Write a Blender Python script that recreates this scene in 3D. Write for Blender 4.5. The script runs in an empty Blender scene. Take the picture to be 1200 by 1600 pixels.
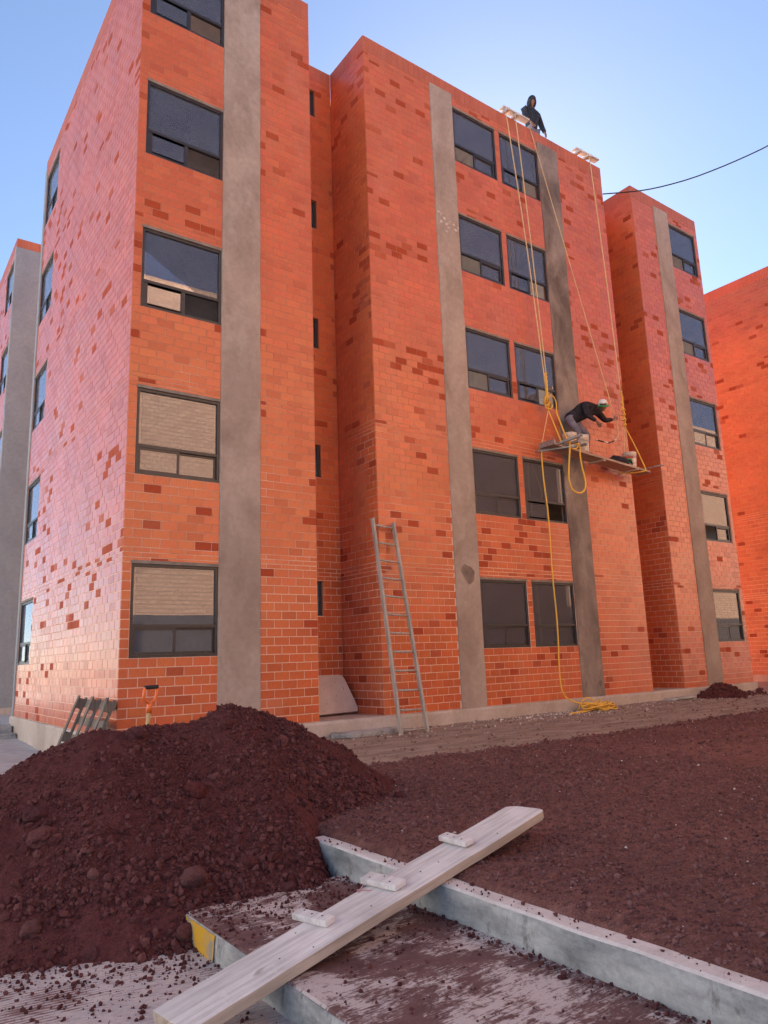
import bpy, math, random
import numpy as np
from mathutils import Vector, Matrix, Quaternion
random.seed(7); RNG = np.random.default_rng(7)
R = math.radians
S = bpy.context.scene
COL = S.collection

# ------------------------------------------------------------------ camera
cam_d = bpy.data.cameras.new('camera'); cam = bpy.data.objects.new('camera', cam_d); COL.objects.link(cam)
S.camera = cam
cr = Vector((0.81053608, -0.58472202, -0.03363653)); cu = Vector((-0.08752443, -0.1777112, 0.98018274))
cf = Vector((0.57911202, 0.79152946, 0.1952188))
CAM = Vector((-2.86883, -9.85512, 0.91594)); FPX = 1141.228
m = Matrix((cr, cu, -cf)).transposed().to_4x4(); m.translation = CAM
cam.matrix_world = m
cam_d.sensor_fit = 'VERTICAL'; cam_d.sensor_height = 24.0; cam_d.sensor_width = 18.0
cam_d.lens = FPX / 1600 * 24.0
cam_d.clip_start = 0.05; cam_d.clip_end = 3000

# ------------------------------------------------------------------ sky, sun, exposure
SUN_EL, SUN_AZ = R(33.2), R(46.0)                    # azimuth from +Y towards +X: behind the roof
world = bpy.data.worlds.new('World'); S.world = world; world.use_nodes = True
wn, wl = world.node_tree.nodes, world.node_tree.links
wn.clear()
w_out = wn.new('ShaderNodeOutputWorld'); w_bg = wn.new('ShaderNodeBackground')
sky = wn.new('ShaderNodeTexSky'); sky.sky_type = 'NISHITA'; sky.sun_disc = False
sky.sun_elevation = SUN_EL; sky.sun_rotation = SUN_AZ
sky.altitude = 2200; sky.air_density = 0.85; sky.dust_density = 0.5; sky.ozone_density = 0.6
w_bg.inputs['Strength'].default_value = 0.05
tc = wn.new('ShaderNodeTexCoord'); mp = wn.new('ShaderNodeMapping'); mp.inputs['Scale'].default_value = (1.0, 1.0, 2.2)
nz = wn.new('ShaderNodeTexNoise'); nz.inputs['Scale'].default_value = 1.6; nz.inputs['Detail'].default_value = 4; nz.inputs['Roughness'].default_value = 0.45
cr_ = wn.new('ShaderNodeValToRGB'); cr_.color_ramp.elements[0].position = 0.50; cr_.color_ramp.elements[1].position = 0.78
cr_.color_ramp.elements[0].color = (0, 0, 0, 1); cr_.color_ramp.elements[1].color = (0.12, 0.12, 0.12, 1)
mx = wn.new('ShaderNodeMix'); mx.data_type = 'RGBA'; mx.inputs['B'].default_value = (2.2, 3.3, 4.6, 1)
wl.new(tc.outputs['Generated'], mp.inputs['Vector']); wl.new(mp.outputs['Vector'], nz.inputs['Vector'])
wl.new(nz.outputs['Fac'], cr_.inputs['Fac']); wl.new(cr_.outputs['Color'], mx.inputs['Factor'])
wl.new(sky.outputs['Color'], mx.inputs['A']); wl.new(mx.outputs['Result'], w_bg.inputs['Color'])
wl.new(w_bg.outputs['Background'], w_out.inputs['Surface'])

sun_d = bpy.data.lights.new('sun', 'SUN'); sun = bpy.data.objects.new('sun', sun_d); COL.objects.link(sun)
sun_d.energy = 5.0; sun_d.angle = R(0.5); sun_d.color = (1.0, 0.93, 0.82)
sdir = Vector((math.sin(SUN_AZ) * math.cos(SUN_EL), math.cos(SUN_AZ) * math.cos(SUN_EL), math.sin(SUN_EL)))
sun.rotation_euler = sdir.to_track_quat('Z', 'Y').to_euler(); sun.location = (30, 30, 40)
S.view_settings.view_transform = 'Standard'; S.view_settings.look = 'None'; S.view_settings.gamma = 1.0
S.view_settings.use_curve_mapping = False
S.view_settings.exposure = 2.5
S.render.engine = 'CYCLES'
S.cycles.max_bounces = 10; S.cycles.diffuse_bounces = 5; S.cycles.transparent_max_bounces = 12
S.cycles.caustics_reflective = False; S.cycles.caustics_refractive = False

# ------------------------------------------------------------------ noise
def _hash(ix, iy, seed):
    h = (ix.astype(np.int64) * 374761393 + iy.astype(np.int64) * 668265263 + seed * 974634777) & 0xFFFFFFFF
    h = ((h ^ (h >> 13)) * 1274126177) & 0xFFFFFFFF
    return ((h ^ (h >> 16)) & 0xFFFF) / 65535.0
def vnoise(x, y, seed=0):
    x = np.asarray(x, float); y = np.asarray(y, float)
    ix, iy = np.floor(x), np.floor(y); fx, fy = x - ix, y - iy
    fx = fx * fx * (3 - 2 * fx); fy = fy * fy * (3 - 2 * fy)
    a, b = _hash(ix, iy, seed), _hash(ix + 1, iy, seed); c, d = _hash(ix, iy + 1, seed), _hash(ix + 1, iy + 1, seed)
    return (a * (1 - fx) + b * fx) * (1 - fy) + (c * (1 - fx) + d * fx) * fy
def fbm(x, y, seed=0, octv=4, gain=0.5):
    t = 0; a = 1; n = 0
    for i in range(octv):
        t = t + a * vnoise(np.asarray(x) * 2 ** i + 17.3 * i, np.asarray(y) * 2 ** i - 9.1 * i, seed + i); n += a; a *= gain
    return t / n

# ------------------------------------------------------------------ mesh helpers
def np_mesh(name, V, F, colors=None, smooth=False):
    """F: (n,k) int array with constant k; colors: (n,4) per face"""
    me = bpy.data.meshes.new(name); V = np.asarray(V, np.float32); F = np.asarray(F, np.int32)
    n, k = F.shape
    me.vertices.add(len(V)); me.vertices.foreach_set('co', V.ravel())
    me.loops.add(n * k); me.loops.foreach_set('vertex_index', F.ravel())
    me.polygons.add(n); me.polygons.foreach_set('loop_start', np.arange(0, n * k, k, dtype=np.int32))
    if colors is not None:
        at = me.attributes.new('tone', 'FLOAT_COLOR', 'FACE'); at.data.foreach_set('color', np.asarray(colors, np.float32).ravel())
    me.update(calc_edges=True); me.validate()
    me.polygons.foreach_set('use_smooth', np.full(n, smooth, dtype=bool))
    return me
class MB:
    def __init__(s): s.v = []; s.f = []
    def add(s, vs, fs):
        o = len(s.v); s.v += [tuple(v) for v in vs]; s.f += [tuple(i + o for i in f) for f in fs]; return s
    def box(s, x0, x1, y0, y1, z0, z1, M=None):
        vs = [(x0, y0, z0), (x1, y0, z0), (x1, y1, z0), (x0, y1, z0), (x0, y0, z1), (x1, y0, z1), (x1, y1, z1), (x0, y1, z1)]
        if M is not None: vs = [tuple(M @ Vector(v)) for v in vs]
        return s.add(vs, [(0, 3, 2, 1), (4, 5, 6, 7), (0, 1, 5, 4), (1, 2, 6, 5), (2, 3, 7, 6), (3, 0, 4, 7)])
    def bar(s, a, b, w, h, up=(0, 0, 1)):
        a, b = Vector(a), Vector(b); d = (b - a).normalized(); sd = d.cross(Vector(up)).normalized(); u = sd.cross(d)
        vs = []
        for p in (a, b):
            for (i, j) in ((-1, -1), (1, -1), (1, 1), (-1, 1)): vs.append(p + sd * (i * w / 2) + u * (j * h / 2))
        return s.add(vs, [(3, 2, 1, 0), (4, 5, 6, 7), (0, 1, 5, 4), (1, 2, 6, 5), (2, 3, 7, 6), (3, 0, 4, 7)])
    def tube(s, pts, r, n=8, cap=True):
        pts = [Vector(p) for p in pts]; rs = r if isinstance(r, (list, tuple)) else [r] * len(pts)
        rings = []; prev = None
        for i, p in enumerate(pts):
            t = (pts[min(i + 1, len(pts) - 1)] - pts[max(i - 1, 0)]).normalized()
            if prev is None: u = t.orthogonal().normalized()
            else:
                u = prev - t * prev.dot(t); u = u.normalized() if u.length > 1e-6 else t.orthogonal().normalized()
            prev = u; w = t.cross(u)
            rings.append([p + (u * math.cos(2 * math.pi * k / n) + w * math.sin(2 * math.pi * k / n)) * rs[i] for k in range(n)])
        vs = [q for rg in rings for q in rg]; fs = []
        for i in range(len(pts) - 1):
            for k in range(n): fs.append((i * n + k, i * n + (k + 1) % n, (i + 1) * n + (k + 1) % n, (i + 1) * n + k))
        if cap: fs.append(tuple(range(n))[::-1]); fs.append(tuple((len(pts) - 1) * n + k for k in range(n)))
        return s.add(vs, fs)
    def lathe(s, prof, c=(0, 0, 0), n=20, M=None):
        vs = []; fs = []
        for (r, z) in prof:
            for k in range(n):
                v = Vector((c[0] + r * math.cos(2 * math.pi * k / n), c[1] + r * math.sin(2 * math.pi * k / n), c[2] + z))
                vs.append(M @ v if M is not None else v)
        for i in range(len(prof) - 1):
            for k in range(n): fs.append((i * n + k, i * n + (k + 1) % n, (i + 1) * n + (k + 1) % n, (i + 1) * n + k))
        return s.add(vs, fs)
    def mesh(s, name, smooth=False):
        me = bpy.data.meshes.new(name); me.from_pydata(s.v, [], s.f); me.update()
        if smooth: me.polygons.foreach_set('use_smooth', np.ones(len(me.polygons), dtype=bool))
        return me
    def build(s, name, mt, parent=None, smooth=False, bevel=0):
        o = link(name, s.mesh(name, smooth), mt, parent)
        if bevel:
            b = o.modifiers.new('bevel', 'BEVEL'); b.width = bevel; b.segments = 2; b.limit_method = 'ANGLE'
        return o
def link(name, me, mt, parent=None, loc=None, rot=None):
    if mt is not None:
        if len(me.materials) == 0: me.materials.append(mt)
    o = bpy.data.objects.new(name, me); COL.objects.link(o)
    if loc is not None: o.location = loc
    if rot is not None: o.rotation_euler = rot
    if parent is not None: attach(o, parent)
    return o
def world_mat(o):
    if o.parent is None: return Matrix.Translation(o.location) @ o.rotation_euler.to_matrix().to_4x4()
    return world_mat(o.parent) @ o.matrix_parent_inverse @ Matrix.Translation(o.location) @ o.rotation_euler.to_matrix().to_4x4()
def attach(o, parent):
    o.parent = parent; o.matrix_parent_inverse = world_mat(parent).inverted()
def tag(o, label=None, cat=None, group=None, kind=None):
    if label: o['label'] = label
    if cat: o['category'] = cat
    if group: o['group'] = group
    if kind: o['kind'] = kind
    return o
def thing(name, loc, label, cat, group=None):
    o = bpy.data.objects.new(name, None); o.empty_display_size = 0.2; COL.objects.link(o); o.location = loc
    return tag(o, label, cat, group)

# ------------------------------------------------------------------ materials
class NT:
    def __init__(s, name):
        s.m = bpy.data.materials.new(name); s.m.use_nodes = True; s.n = s.m.node_tree.nodes; s.l = s.m.node_tree.links
        s.b = s.n['Principled BSDF']; s.co = s.n.new('ShaderNodeTexCoord')
    def new(s, t, **k):
        nd = s.n.new(t)
        for a, v in k.items(): setattr(nd, a, v)
        return nd
    def noise(s, scale, detail=4, rough=0.55, src='Object', stretch=None, dist=0):
        nd = s.new('ShaderNodeTexNoise'); nd.inputs['Scale'].default_value = scale; nd.inputs['Detail'].default_value = detail
        nd.inputs['Roughness'].default_value = rough; nd.inputs['Distortion'].default_value = dist
        v = s.co.outputs[src]
        if stretch:
            mpn = s.new('ShaderNodeMapping'); mpn.inputs['Scale'].default_value = stretch; s.l.new(v, mpn.inputs['Vector']); v = mpn.outputs['Vector']
        s.l.new(v, nd.inputs['Vector']); return nd.outputs['Fac']
    def ramp(s, fac, stops):
        r = s.new('ShaderNodeValToRGB'); e = r.color_ramp.elements
        while len(e) < len(stops): e.new(0.5)
        for i, (p, c) in enumerate(stops):
            e[i].position = p; e[i].color = (c[0], c[1], c[2], 1) if hasattr(c, '__len__') else (c, c, c, 1)
        s.l.new(fac, r.inputs['Fac']); return r.outputs['Color']
    def mix(s, fac, a, b, mode='MIX'):
        x = s.new('ShaderNodeMix'); x.data_type = 'RGBA'; x.blend_type = mode
        for k, v in (('Factor', fac), ('A', a), ('B', b)):
            if hasattr(v, 'is_output'): s.l.new(v, x.inputs[k])
            elif k == 'Factor': x.inputs[k].default_value = v
            else: x.inputs[k].default_value = (v[0], v[1], v[2], 1)
        return x.outputs['Result']
    def math(s, op, a, b=0.0):
        x = s.new('ShaderNodeMath'); x.operation = op
        for i, v in enumerate((a, b)):
            if hasattr(v, 'is_output'): s.l.new(v, x.inputs[i])
            else: x.inputs[i].default_value = v
        return x.outputs[0]
    def attr(s, name='tone'):
        a = s.new('ShaderNodeAttribute'); a.attribute_name = name; return a
    def set(s, col=None, rough=None, spec=None, metal=None):
        for k, v in (('Base Color', col), ('Roughness', rough), ('Specular IOR Level', spec), ('Metallic', metal)):
            if v is None: continue
            if hasattr(v, 'is_output'): s.l.new(v, s.b.inputs[k])
            elif k == 'Base Color': s.b.inputs[k].default_value = (v[0], v[1], v[2], 1)
            else: s.b.inputs[k].default_value = v
        return s
    def bump(s, h, strength=0.4, dist=0.01):
        b = s.new('ShaderNodeBump'); b.inputs['Strength'].default_value = strength; b.inputs['Distance'].default_value = dist
        s.l.new(h, b.inputs['Height']); s.l.new(b.outputs['Normal'], s.b.inputs['Normal']); return s
def simple(name, col, rough=0.7, spec=0.4, metal=0, nscale=20, var=0.25, bump=0.2, bdist=0.004, stretch=None):
    t = NT(name); f = t.noise(nscale, 5, 0.6, stretch=stretch)
    lo = [c * (1 - var) for c in col]; hi = [min(1, c * (1 + var)) for c in col]
    t.set(t.ramp(f, [(0.3, lo), (0.7, hi)]), rough, spec, metal)
    if bump: t.bump(f, bump, bdist)
    return t.m
# brick: tone.rgb = colour, tone.a = how matt
t = NT('brick_clay'); a = t.attr()
f1 = t.noise(45, 4, 0.6, stretch=(1, 1, 0.35)); f2 = t.noise(1.1, 4, 0.55); f3 = t.noise(9, 4, 0.6)
c = t.mix(1.0, a.outputs['Color'], t.ramp(f1, [(0.3, 0.88), (0.7, 1.08)]), 'MULTIPLY')
c = t.mix(1.0, c, t.ramp(f2, [(0.3, 0.84), (0.75, 1.10)]), 'MULTIPLY')
c = t.mix(t.math('MULTIPLY', t.ramp(t.noise(0.75, 6, 0.68, stretch=(1, 1, 0.35), dist=0.5), [(0.54, 0.0), (0.72, 1.0)]), 0.30), c, (0.56, 0.26, 0.17))
c = t.mix(t.math('MULTIPLY', t.ramp(t.noise(3.5, 6, 0.7, stretch=(1, 1, 0.10)), [(0.58, 0.0), (0.75, 1.0)]), 0.22), c, (0.30, 0.085, 0.05))
dust = t.math('MULTIPLY', t.ramp(f3, [(0.62, 0.0), (0.85, 1.0)]), 0.16)
c = t.mix(dust, c, (0.52, 0.30, 0.22))
t.set(c, t.math('ADD', t.math('MULTIPLY', a.outputs['Alpha'], 0.50), 0.30), t.math('SUBTRACT', 0.5, t.math('MULTIPLY', a.outputs['Alpha'], 0.35))).bump(t.noise(70, 4, 0.6, stretch=(1, 1, 0.5)), 0.25, 0.002)
t.l.new(t.math('MULTIPLY', t.math('SUBTRACT', 1.0, a.outputs['Alpha']), 0.23), t.b.inputs['Coat Weight']); t.b.inputs['Coat Roughness'].default_value = 0.16; t.b.inputs['Coat IOR'].default_value = 1.42
M_BRICK = t.m
t = NT('mortar'); f = t.noise(30, 5, 0.65); f2 = t.noise(0.9, 4, 0.6)
sp = t.new('ShaderNodeSeparateXYZ'); t.l.new(t.co.outputs['Object'], sp.inputs[0])
zz = t.math('ADD', t.math('MULTIPLY', sp.outputs[2], 0.105), t.math('MULTIPLY', t.math('SUBTRACT', f2, 0.5), 1.3))
c = t.mix(t.ramp(zz, [(0.15, 0.0), (0.55, 1.0)]), (0.76, 0.54, 0.43), (0.50, 0.22, 0.14))
t.set(t.mix(1.0, c, t.ramp(f, [(0.25, 0.8), (0.75, 1.15)]), 'MULTIPLY'), 0.95, 0.2).bump(f, 0.4, 0.003)
M_MORTAR = t.m
def plaster(name, light, dark, bias=0.5, patch=(0.30, 0.25, 0.21)):
    t = NT(name); f1 = t.noise(1.3, 6, 0.62, stretch=(1, 1, 0.6), dist=0.6); f2 = t.noise(14, 5, 0.65); f3 = t.noise(0.55, 5, 0.7, stretch=(1.4, 1.4, 0.8)); f4 = t.noise(6.0, 6, 0.7, stretch=(1, 1, 0.12))
    c = t.mix(t.ramp(f1, [(bias - 0.16, 0.0), (bias + 0.16, 1.0)]), dark, light)
    c = t.mix(t.math('MULTIPLY', t.ramp(f3, [(0.55, 0.0), (0.62, 1.0)]), 0.45), c, patch)
    c = t.mix(t.math('MULTIPLY', t.ramp(f4, [(0.60, 0.0), (0.72, 1.0)]), 0.25), c, dark)
    c = t.mix(1.0, c, t.ramp(f2, [(0.25, 0.86), (0.75, 1.1)]), 'MULTIPLY')
    t.set(c, 0.88, 0.25).bump(t.noise(5, 8, 0.7), 0.5, 0.012); return t.m
M_PLASTER = plaster('cement_render', (0.42, 0.335, 0.285), (0.27, 0.205, 0.17), 0.46, (0.46, 0.38, 0.33))
M_PLASTER_WET = plaster('fresh_cement_render', (0.33, 0.27, 0.235), (0.13, 0.10, 0.088), 0.52, (0.14, 0.108, 0.095))
M_PLASTER_GREY = plaster('grey_render', (0.30, 0.31, 0.33), (0.25, 0.26, 0.28), 0.5, (0.32, 0.33, 0.35))
M_FOUND = plaster('concrete_base', (0.55, 0.47, 0.42), (0.40, 0.33, 0.28), 0.5, (0.48, 0.38, 0.32))
M_LINTEL = simple('lintel_concrete', (0.24, 0.20, 0.17), 0.9, 0.2, nscale=9, var=0.25)
t = NT('glass'); t.n.remove(t.b)
fr = t.new('ShaderNodeFresnel'); fr.inputs['IOR'].default_value = 1.78
tr = t.new('ShaderNodeBsdfTransparent'); tr.inputs['Color'].default_value = (0.80, 0.79, 0.81, 1)
gl = t.new('ShaderNodeBsdfGlossy'); gl.inputs['Roughness'].default_value = 0.0; gl.inputs['Color'].default_value = (0.95, 0.95, 1, 1)
wv = t.new('ShaderNodeBump'); wv.inputs['Strength'].default_value = 0.012; wv.inputs['Distance'].default_value = 0.02
t.l.new(t.noise(2.2, 1, 0.4), wv.inputs['Height']); t.l.new(wv.outputs['Normal'], gl.inputs['Normal'])
df = t.new('ShaderNodeBsdfDiffuse'); df.inputs['Color'].default_value = (0.46, 0.50, 0.62, 1)
m1 = t.new('ShaderNodeMixShader'); m2 = t.new('ShaderNodeMixShader')
t.l.new(fr.outputs[0], m1.inputs[0]); t.l.new(tr.outputs[0], m1.inputs[1]); t.l.new(gl.outputs[0], m1.inputs[2])
sm = t.math('MULTIPLY', t.ramp(t.noise(7, 8, 0.75, dist=1.2), [(0.58, 0.0), (0.8, 1.0)]), 0.14)
sm = t.math('ADD', sm, t.math('MULTIPLY', t.noise(0.6, 4, 0.6), 0.22))
t.l.new(sm, m2.inputs[0]); t.l.new(m1.outputs[0], m2.inputs[1]); t.l.new(df.outputs[0], m2.inputs[2])
t.l.new(m2.outputs[0], t.n['Material Output'].inputs['Surface']); M_GLASS = t.m
M_FRAME = simple('dark_aluminium', (0.035, 0.03, 0.032), 0.42, 0.5, nscale=12, var=0.3, bump=0)
M_ROOM = simple('room_plaster', (0.84, 0.81, 0.80), 0.9, 0.2, nscale=3, var=0.12)
t = NT('tan_brick_wall'); bt = t.new('ShaderNodeTexBrick'); mpn = t.new('ShaderNodeMapping')
mpn.inputs['Rotation'].default_value = (R(90), 0, 0)
t.l.new(t.co.outputs['Object'], mpn.inputs['Vector']); t.l.new(mpn.outputs['Vector'], bt.inputs['Vector'])
for k, v in (('Scale', 1.0), ('Mortar Size', 0.010), ('Brick Width', 0.25), ('Row Height', 0.127), ('Bias', -0.3)): bt.inputs[k].default_value = v
bt.inputs['Color1'].default_value = (0.62, 0.37, 0.22, 1); bt.inputs['Color2'].default_value = (0.50, 0.27, 0.155, 1); bt.inputs['Mortar'].default_value = (0.30, 0.18, 0.115, 1)
t.set(bt.outputs['Color'], 0.8, 0.3); M_TAN = t.m
M_SCREEN = simple('shade_toned_screen', (0.22, 0.13, 0.09), 0.85, 0.2, nscale=6, var=0.15)  # tan darkened in colour to paint the shade of the recess
def soil_mat(name, lo, hi, scale=14):
    t = NT(name); f = t.noise(scale, 8, 0.7); g = t.noise(0.7, 4, 0.6); a = t.noise(90, 4, 0.6)
    c = t.ramp(f, [(0.3, lo), (0.72, hi)])
    c = t.mix(1.0, c, t.ramp(g, [(0.3, 0.8), (0.7, 1.2)]), 'MULTIPLY')
    c = t.mix(1.0, c, t.ramp(a, [(0.3, 0.65), (0.7, 1.3)]), 'MULTIPLY')
    h = t.math('ADD', t.math('MULTIPLY', f, 0.7), t.math('MULTIPLY', a, 0.3))
    t.set(c, 0.98, 0.1).bump(h, 0.9, 0.02); return t.m
M_SOIL = soil_mat('volcanic_soil', (0.105, 0.041, 0.037), (0.225, 0.107, 0.090))
M_MOUND = soil_mat('volcanic_earth', (0.072, 0.022, 0.022), (0.128, 0.043, 0.041), 22)
t = NT('clods'); a = t.attr(); f = t.noise(60, 5, 0.65)
t.set(t.mix(1.0, a.outputs['Color'], t.ramp(f, [(0.3, 0.7), (0.7, 1.25)]), 'MULTIPLY'), 0.97, 0.12).bump(f, 0.6, 0.006); M_CLOD = t.m
t = NT('dry_dirt'); f = t.noise(3.2, 7, 0.68, stretch=(0.5, 1.6, 1)); g = t.noise(40, 6, 0.7)
c = t.ramp(f, [(0.28, (0.19, 0.125, 0.10)), (0.5, (0.32, 0.235, 0.19)), (0.72, (0.42, 0.33, 0.265))])
t.set(t.mix(1.0, c, t.ramp(g, [(0.25, 0.72), (0.75, 1.2)]), 'MULTIPLY'), 0.97, 0.12).bump(g, 0.7, 0.02); M_DIRT = t.m
def concrete_floor(name, base, dark, dustcol, thr, dirn, groove):
    """brushed concrete with red dust lying in patches"""
    t = NT(name); wv = t.new('ShaderNodeTexWave'); wv.wave_type = 'BANDS'; wv.bands_direction = 'Y'
    wv.inputs['Scale'].default_value = groove; wv.inputs['Distortion'].default_value = 7.0 if groove > 12 else 1.2; wv.inputs['Detail'].default_value = 4; wv.inputs['Detail Scale'].default_value = 0.9
    mpn = t.new('ShaderNodeMapping'); mpn.inputs['Rotation'].default_value = (0, 0, dirn)
    t.l.new(t.co.outputs['Object'], mpn.inputs['Vector']); t.l.new(mpn.outputs['Vector'], wv.inputs['Vector'])
    f = t.noise(5, 6, 0.65); d = t.noise(1.7, 8, 0.72, dist=0.4); g = t.noise(55, 5, 0.65)
    c = t.mix(1.0, t.ramp(f, [(0.3, dark), (0.7, base)]), t.ramp(g, [(0.3, 0.85), (0.7, 1.1)]), 'MULTIPLY')
    dd = t.math('ADD', d, t.math('MULTIPLY', t.math('SUBTRACT', 0.5, wv.outputs['Fac']), 0.10))
    dd = t.math('ADD', dd, t.math('MULTIPLY', t.math('SUBTRACT', g, 0.5), 0.14))
    c = t.mix(t.ramp(dd, [(thr, 0.0), (thr + 0.09, 1.0)]), c, dustcol)
    t.set(c, 0.93, 0.2).bump(t.math('ADD', wv.outputs['Fac'], t.math('MULTIPLY', g, 0.6)), 0.7, 0.006); return t.m
M_ROAD = concrete_floor('brushed_road', (0.58, 0.50, 0.48), (0.46, 0.38, 0.37), (0.20, 0.10, 0.09), 0.55, R(8), 11)
t = NT('dusty_slab'); mpn = t.new('ShaderNodeMapping'); mpn.inputs['Rotation'].default_value = (0, 0, R(-40)); mpn.inputs['Scale'].default_value = (9, 55, 1)
t.l.new(t.co.outputs['Object'], mpn.inputs['Vector']); sn = t.new('ShaderNodeTexNoise'); sn.inputs['Scale'].default_value = 1.0; sn.inputs['Detail'].default_value = 5; sn.inputs['Roughness'].default_value = 0.6; sn.inputs['Distortion'].default_value = 1.1
t.l.new(mpn.outputs['Vector'], sn.inputs['Vector']); d = t.noise(2.1, 8, 0.7, dist=0.5); g = t.noise(50, 6, 0.7); cl = t.noise(8, 7, 0.7)
cover = t.math('ADD', t.math('MULTIPLY', t.math('SUBTRACT', d, 0.5), 1.7), t.math('MULTIPLY', t.math('SUBTRACT', 0.5, sn.outputs['Fac']), 0.70))
cover = t.math('ADD', cover, 0.10)
cover = t.math('ADD', cover, t.math('MULTIPLY', t.math('SUBTRACT', g, 0.5), 0.45))
dustc = t.ramp(cl, [(0.3, (0.115, 0.058, 0.056)), (0.7, (0.20, 0.108, 0.100))])
c = t.mix(t.ramp(cover, [(-0.08, 0.0), (0.12, 1.0)]), t.mix(g, (0.42, 0.34, 0.32), (0.66, 0.56, 0.53)), dustc)
c = t.mix(t.math('MULTIPLY', t.ramp(cover, [(-0.25, 0.0), (0.0, 1.0)]), 0.35), c, dustc)
t.set(c, 0.95, 0.15).bump(t.math('ADD', t.math('MULTIPLY', cover, 0.8), t.math('MULTIPLY', g, 0.5)), 0.8, 0.008); M_SLAB = t.m
t = NT('kerb_concrete'); f = t.noise(2.6, 7, 0.68, stretch=(1, 0.7, 2.0)); g = t.noise(35, 6, 0.7); h = t.noise(9, 6, 0.7, stretch=(1, 1, 0.5))
c = t.ramp(f, [(0.36, (0.195, 0.20, 0.20)), (0.50, (0.345, 0.345, 0.34)), (0.62, (0.47, 0.465, 0.45))])
c = t.mix(t.math('MULTIPLY', t.ramp(h, [(0.56, 0.0), (0.66, 1.0)]), 0.75), c, (0.13, 0.12, 0.115))
t.set(t.mix(1.0, c, t.ramp(g, [(0.25, 0.8), (0.75, 1.15)]), 'MULTIPLY'), 0.9, 0.25).bump(g, 0.5, 0.005); M_KERB = t.m
t = NT('kerb_top_painted_light'); f = t.noise(4, 7, 0.68); g = t.noise(45, 6, 0.7); d = t.noise(2.2, 8, 0.75)
c = t.ramp(f, [(0.3, (0.52, 0.455, 0.43)), (0.7, (0.70, 0.635, 0.605))])  # paler than the sides: skylight on the top is put into the colour
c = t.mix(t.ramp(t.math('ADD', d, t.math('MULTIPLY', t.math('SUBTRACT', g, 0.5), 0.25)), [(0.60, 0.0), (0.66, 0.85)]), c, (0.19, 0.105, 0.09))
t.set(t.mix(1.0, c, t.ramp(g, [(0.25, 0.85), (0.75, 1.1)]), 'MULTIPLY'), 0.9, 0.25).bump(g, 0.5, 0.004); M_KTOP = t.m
M_PATH = concrete_floor('pale_path', (0.50, 0.50, 0.51), (0.33, 0.33, 0.34), (0.28, 0.25, 0.24), 0.60, R(20), 5)
def wood(name, lo, hi, axis=0, grain=26):
    st = [1.0, 1.0, 1.0]; st[axis] = 0.06
    t = NT(name); f = t.noise(grain, 7, 0.65, stretch=tuple(st), dist=0.25); g = t.noise(2.2, 5, 0.6)
    c = t.ramp(f, [(0.28, lo), (0.55, hi), (0.75, [v * 1.12 for v in hi])])
    c = t.mix(1.0, c, t.ramp(g, [(0.3, 0.82), (0.7, 1.12)]), 'MULTIPLY')
    if grain == 27:
        sp_ = t.noise(6, 8, 0.75); kn_ = t.noise(3.3, 2, 0.5, stretch=(1.0, 2.2, 1)); c = t.mix(t.math('MULTIPLY', t.ramp(sp_, [(0.58, 0.0), (0.68, 1.0)]), 0.55), c, (0.72, 0.69, 0.67)); c = t.mix(t.math('MULTIPLY', t.ramp(kn_, [(0.70, 0.0), (0.76, 1.0)]), 0.7), c, (0.20, 0.15, 0.12)); c = t.mix(t.math('MULTIPLY', t.ramp(t.noise(1.4, 6, 0.7), [(0.55, 0.0), (0.75, 1.0)]), 0.35), c, (0.36, 0.27, 0.24))
    t.set(c, 0.85, 0.25).bump(f, 0.7, 0.005); return t.m
M_PLANK = wood('bleached_plank', (0.42, 0.37, 0.35), (0.66, 0.61, 0.59), 0, 27)
M_PLANK_EDGE = wood('plank_edge', (0.34, 0.26, 0.20), (0.52, 0.42, 0.34), 0)
M_WOODV = wood('ladder_wood', (0.26, 0.22, 0.19), (0.44, 0.39, 0.34), 2)
M_PALLET = wood('weathered_pallet', (0.065, 0.050, 0.040), (0.21, 0.17, 0.14), 2, 18)
M_DECK = wood('scaffold_board', (0.30, 0.20, 0.15), (0.46, 0.33, 0.26), 0)
M_STEEL = simple('grey_steel', (0.30, 0.29, 0.28), 0.5, 0.5, 0.6, nscale=20, var=0.3)
t = NT('yellow_rope'); w = t.new('ShaderNodeTexWave'); w.inputs['Scale'].default_value = 22; w.bands_direction = 'DIAGONAL'
t.l.new(t.co.outputs['Object'], w.inputs['Vector'])
t.set(t.mix(w.outputs['Fac'], (0.72, 0.40, 0.05), (0.88, 0.56, 0.11)), 0.7, 0.3).bump(w.outputs['Fac'], 0.5, 0.003); M_ROPE = t.m
M_ROPE_PALE = simple('sunbleached_rope', (0.70, 0.50, 0.26), 0.8, 0.2, nscale=40, var=0.2)
M_ROPE_WHITE = simple('pale_rope', (0.62, 0.55, 0.48), 0.8, 0.2, nscale=40, var=0.15)
M_BLACK = simple('black_rubber', (0.022, 0.021, 0.022), 0.6, 0.4, nscale=20, var=0.3, bump=0)
M_BUCKET = simple('dirty_white_plastic', (0.60, 0.50, 0.42), 0.5, 0.4, nscale=7, var=0.25, bump=0.1)
M_GREEN = simple('green_print', (0.03, 0.26, 0.08), 0.5, 0.4, nscale=6, var=0.1, bump=0)
M_RED = simple('red_print', (0.50, 0.07, 0.04), 0.5, 0.4, nscale=6, var=0.1, bump=0)
M_WHITE = simple('white_cloth', (0.72, 0.68, 0.66), 0.85, 0.2, nscale=12, var=0.08)
M_DARKCLOTH = simple('dark_cloth', (0.030, 0.027, 0.034), 0.95, 0.15, nscale=16, var=0.4, bump=0.4, bdist=0.01)
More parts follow.
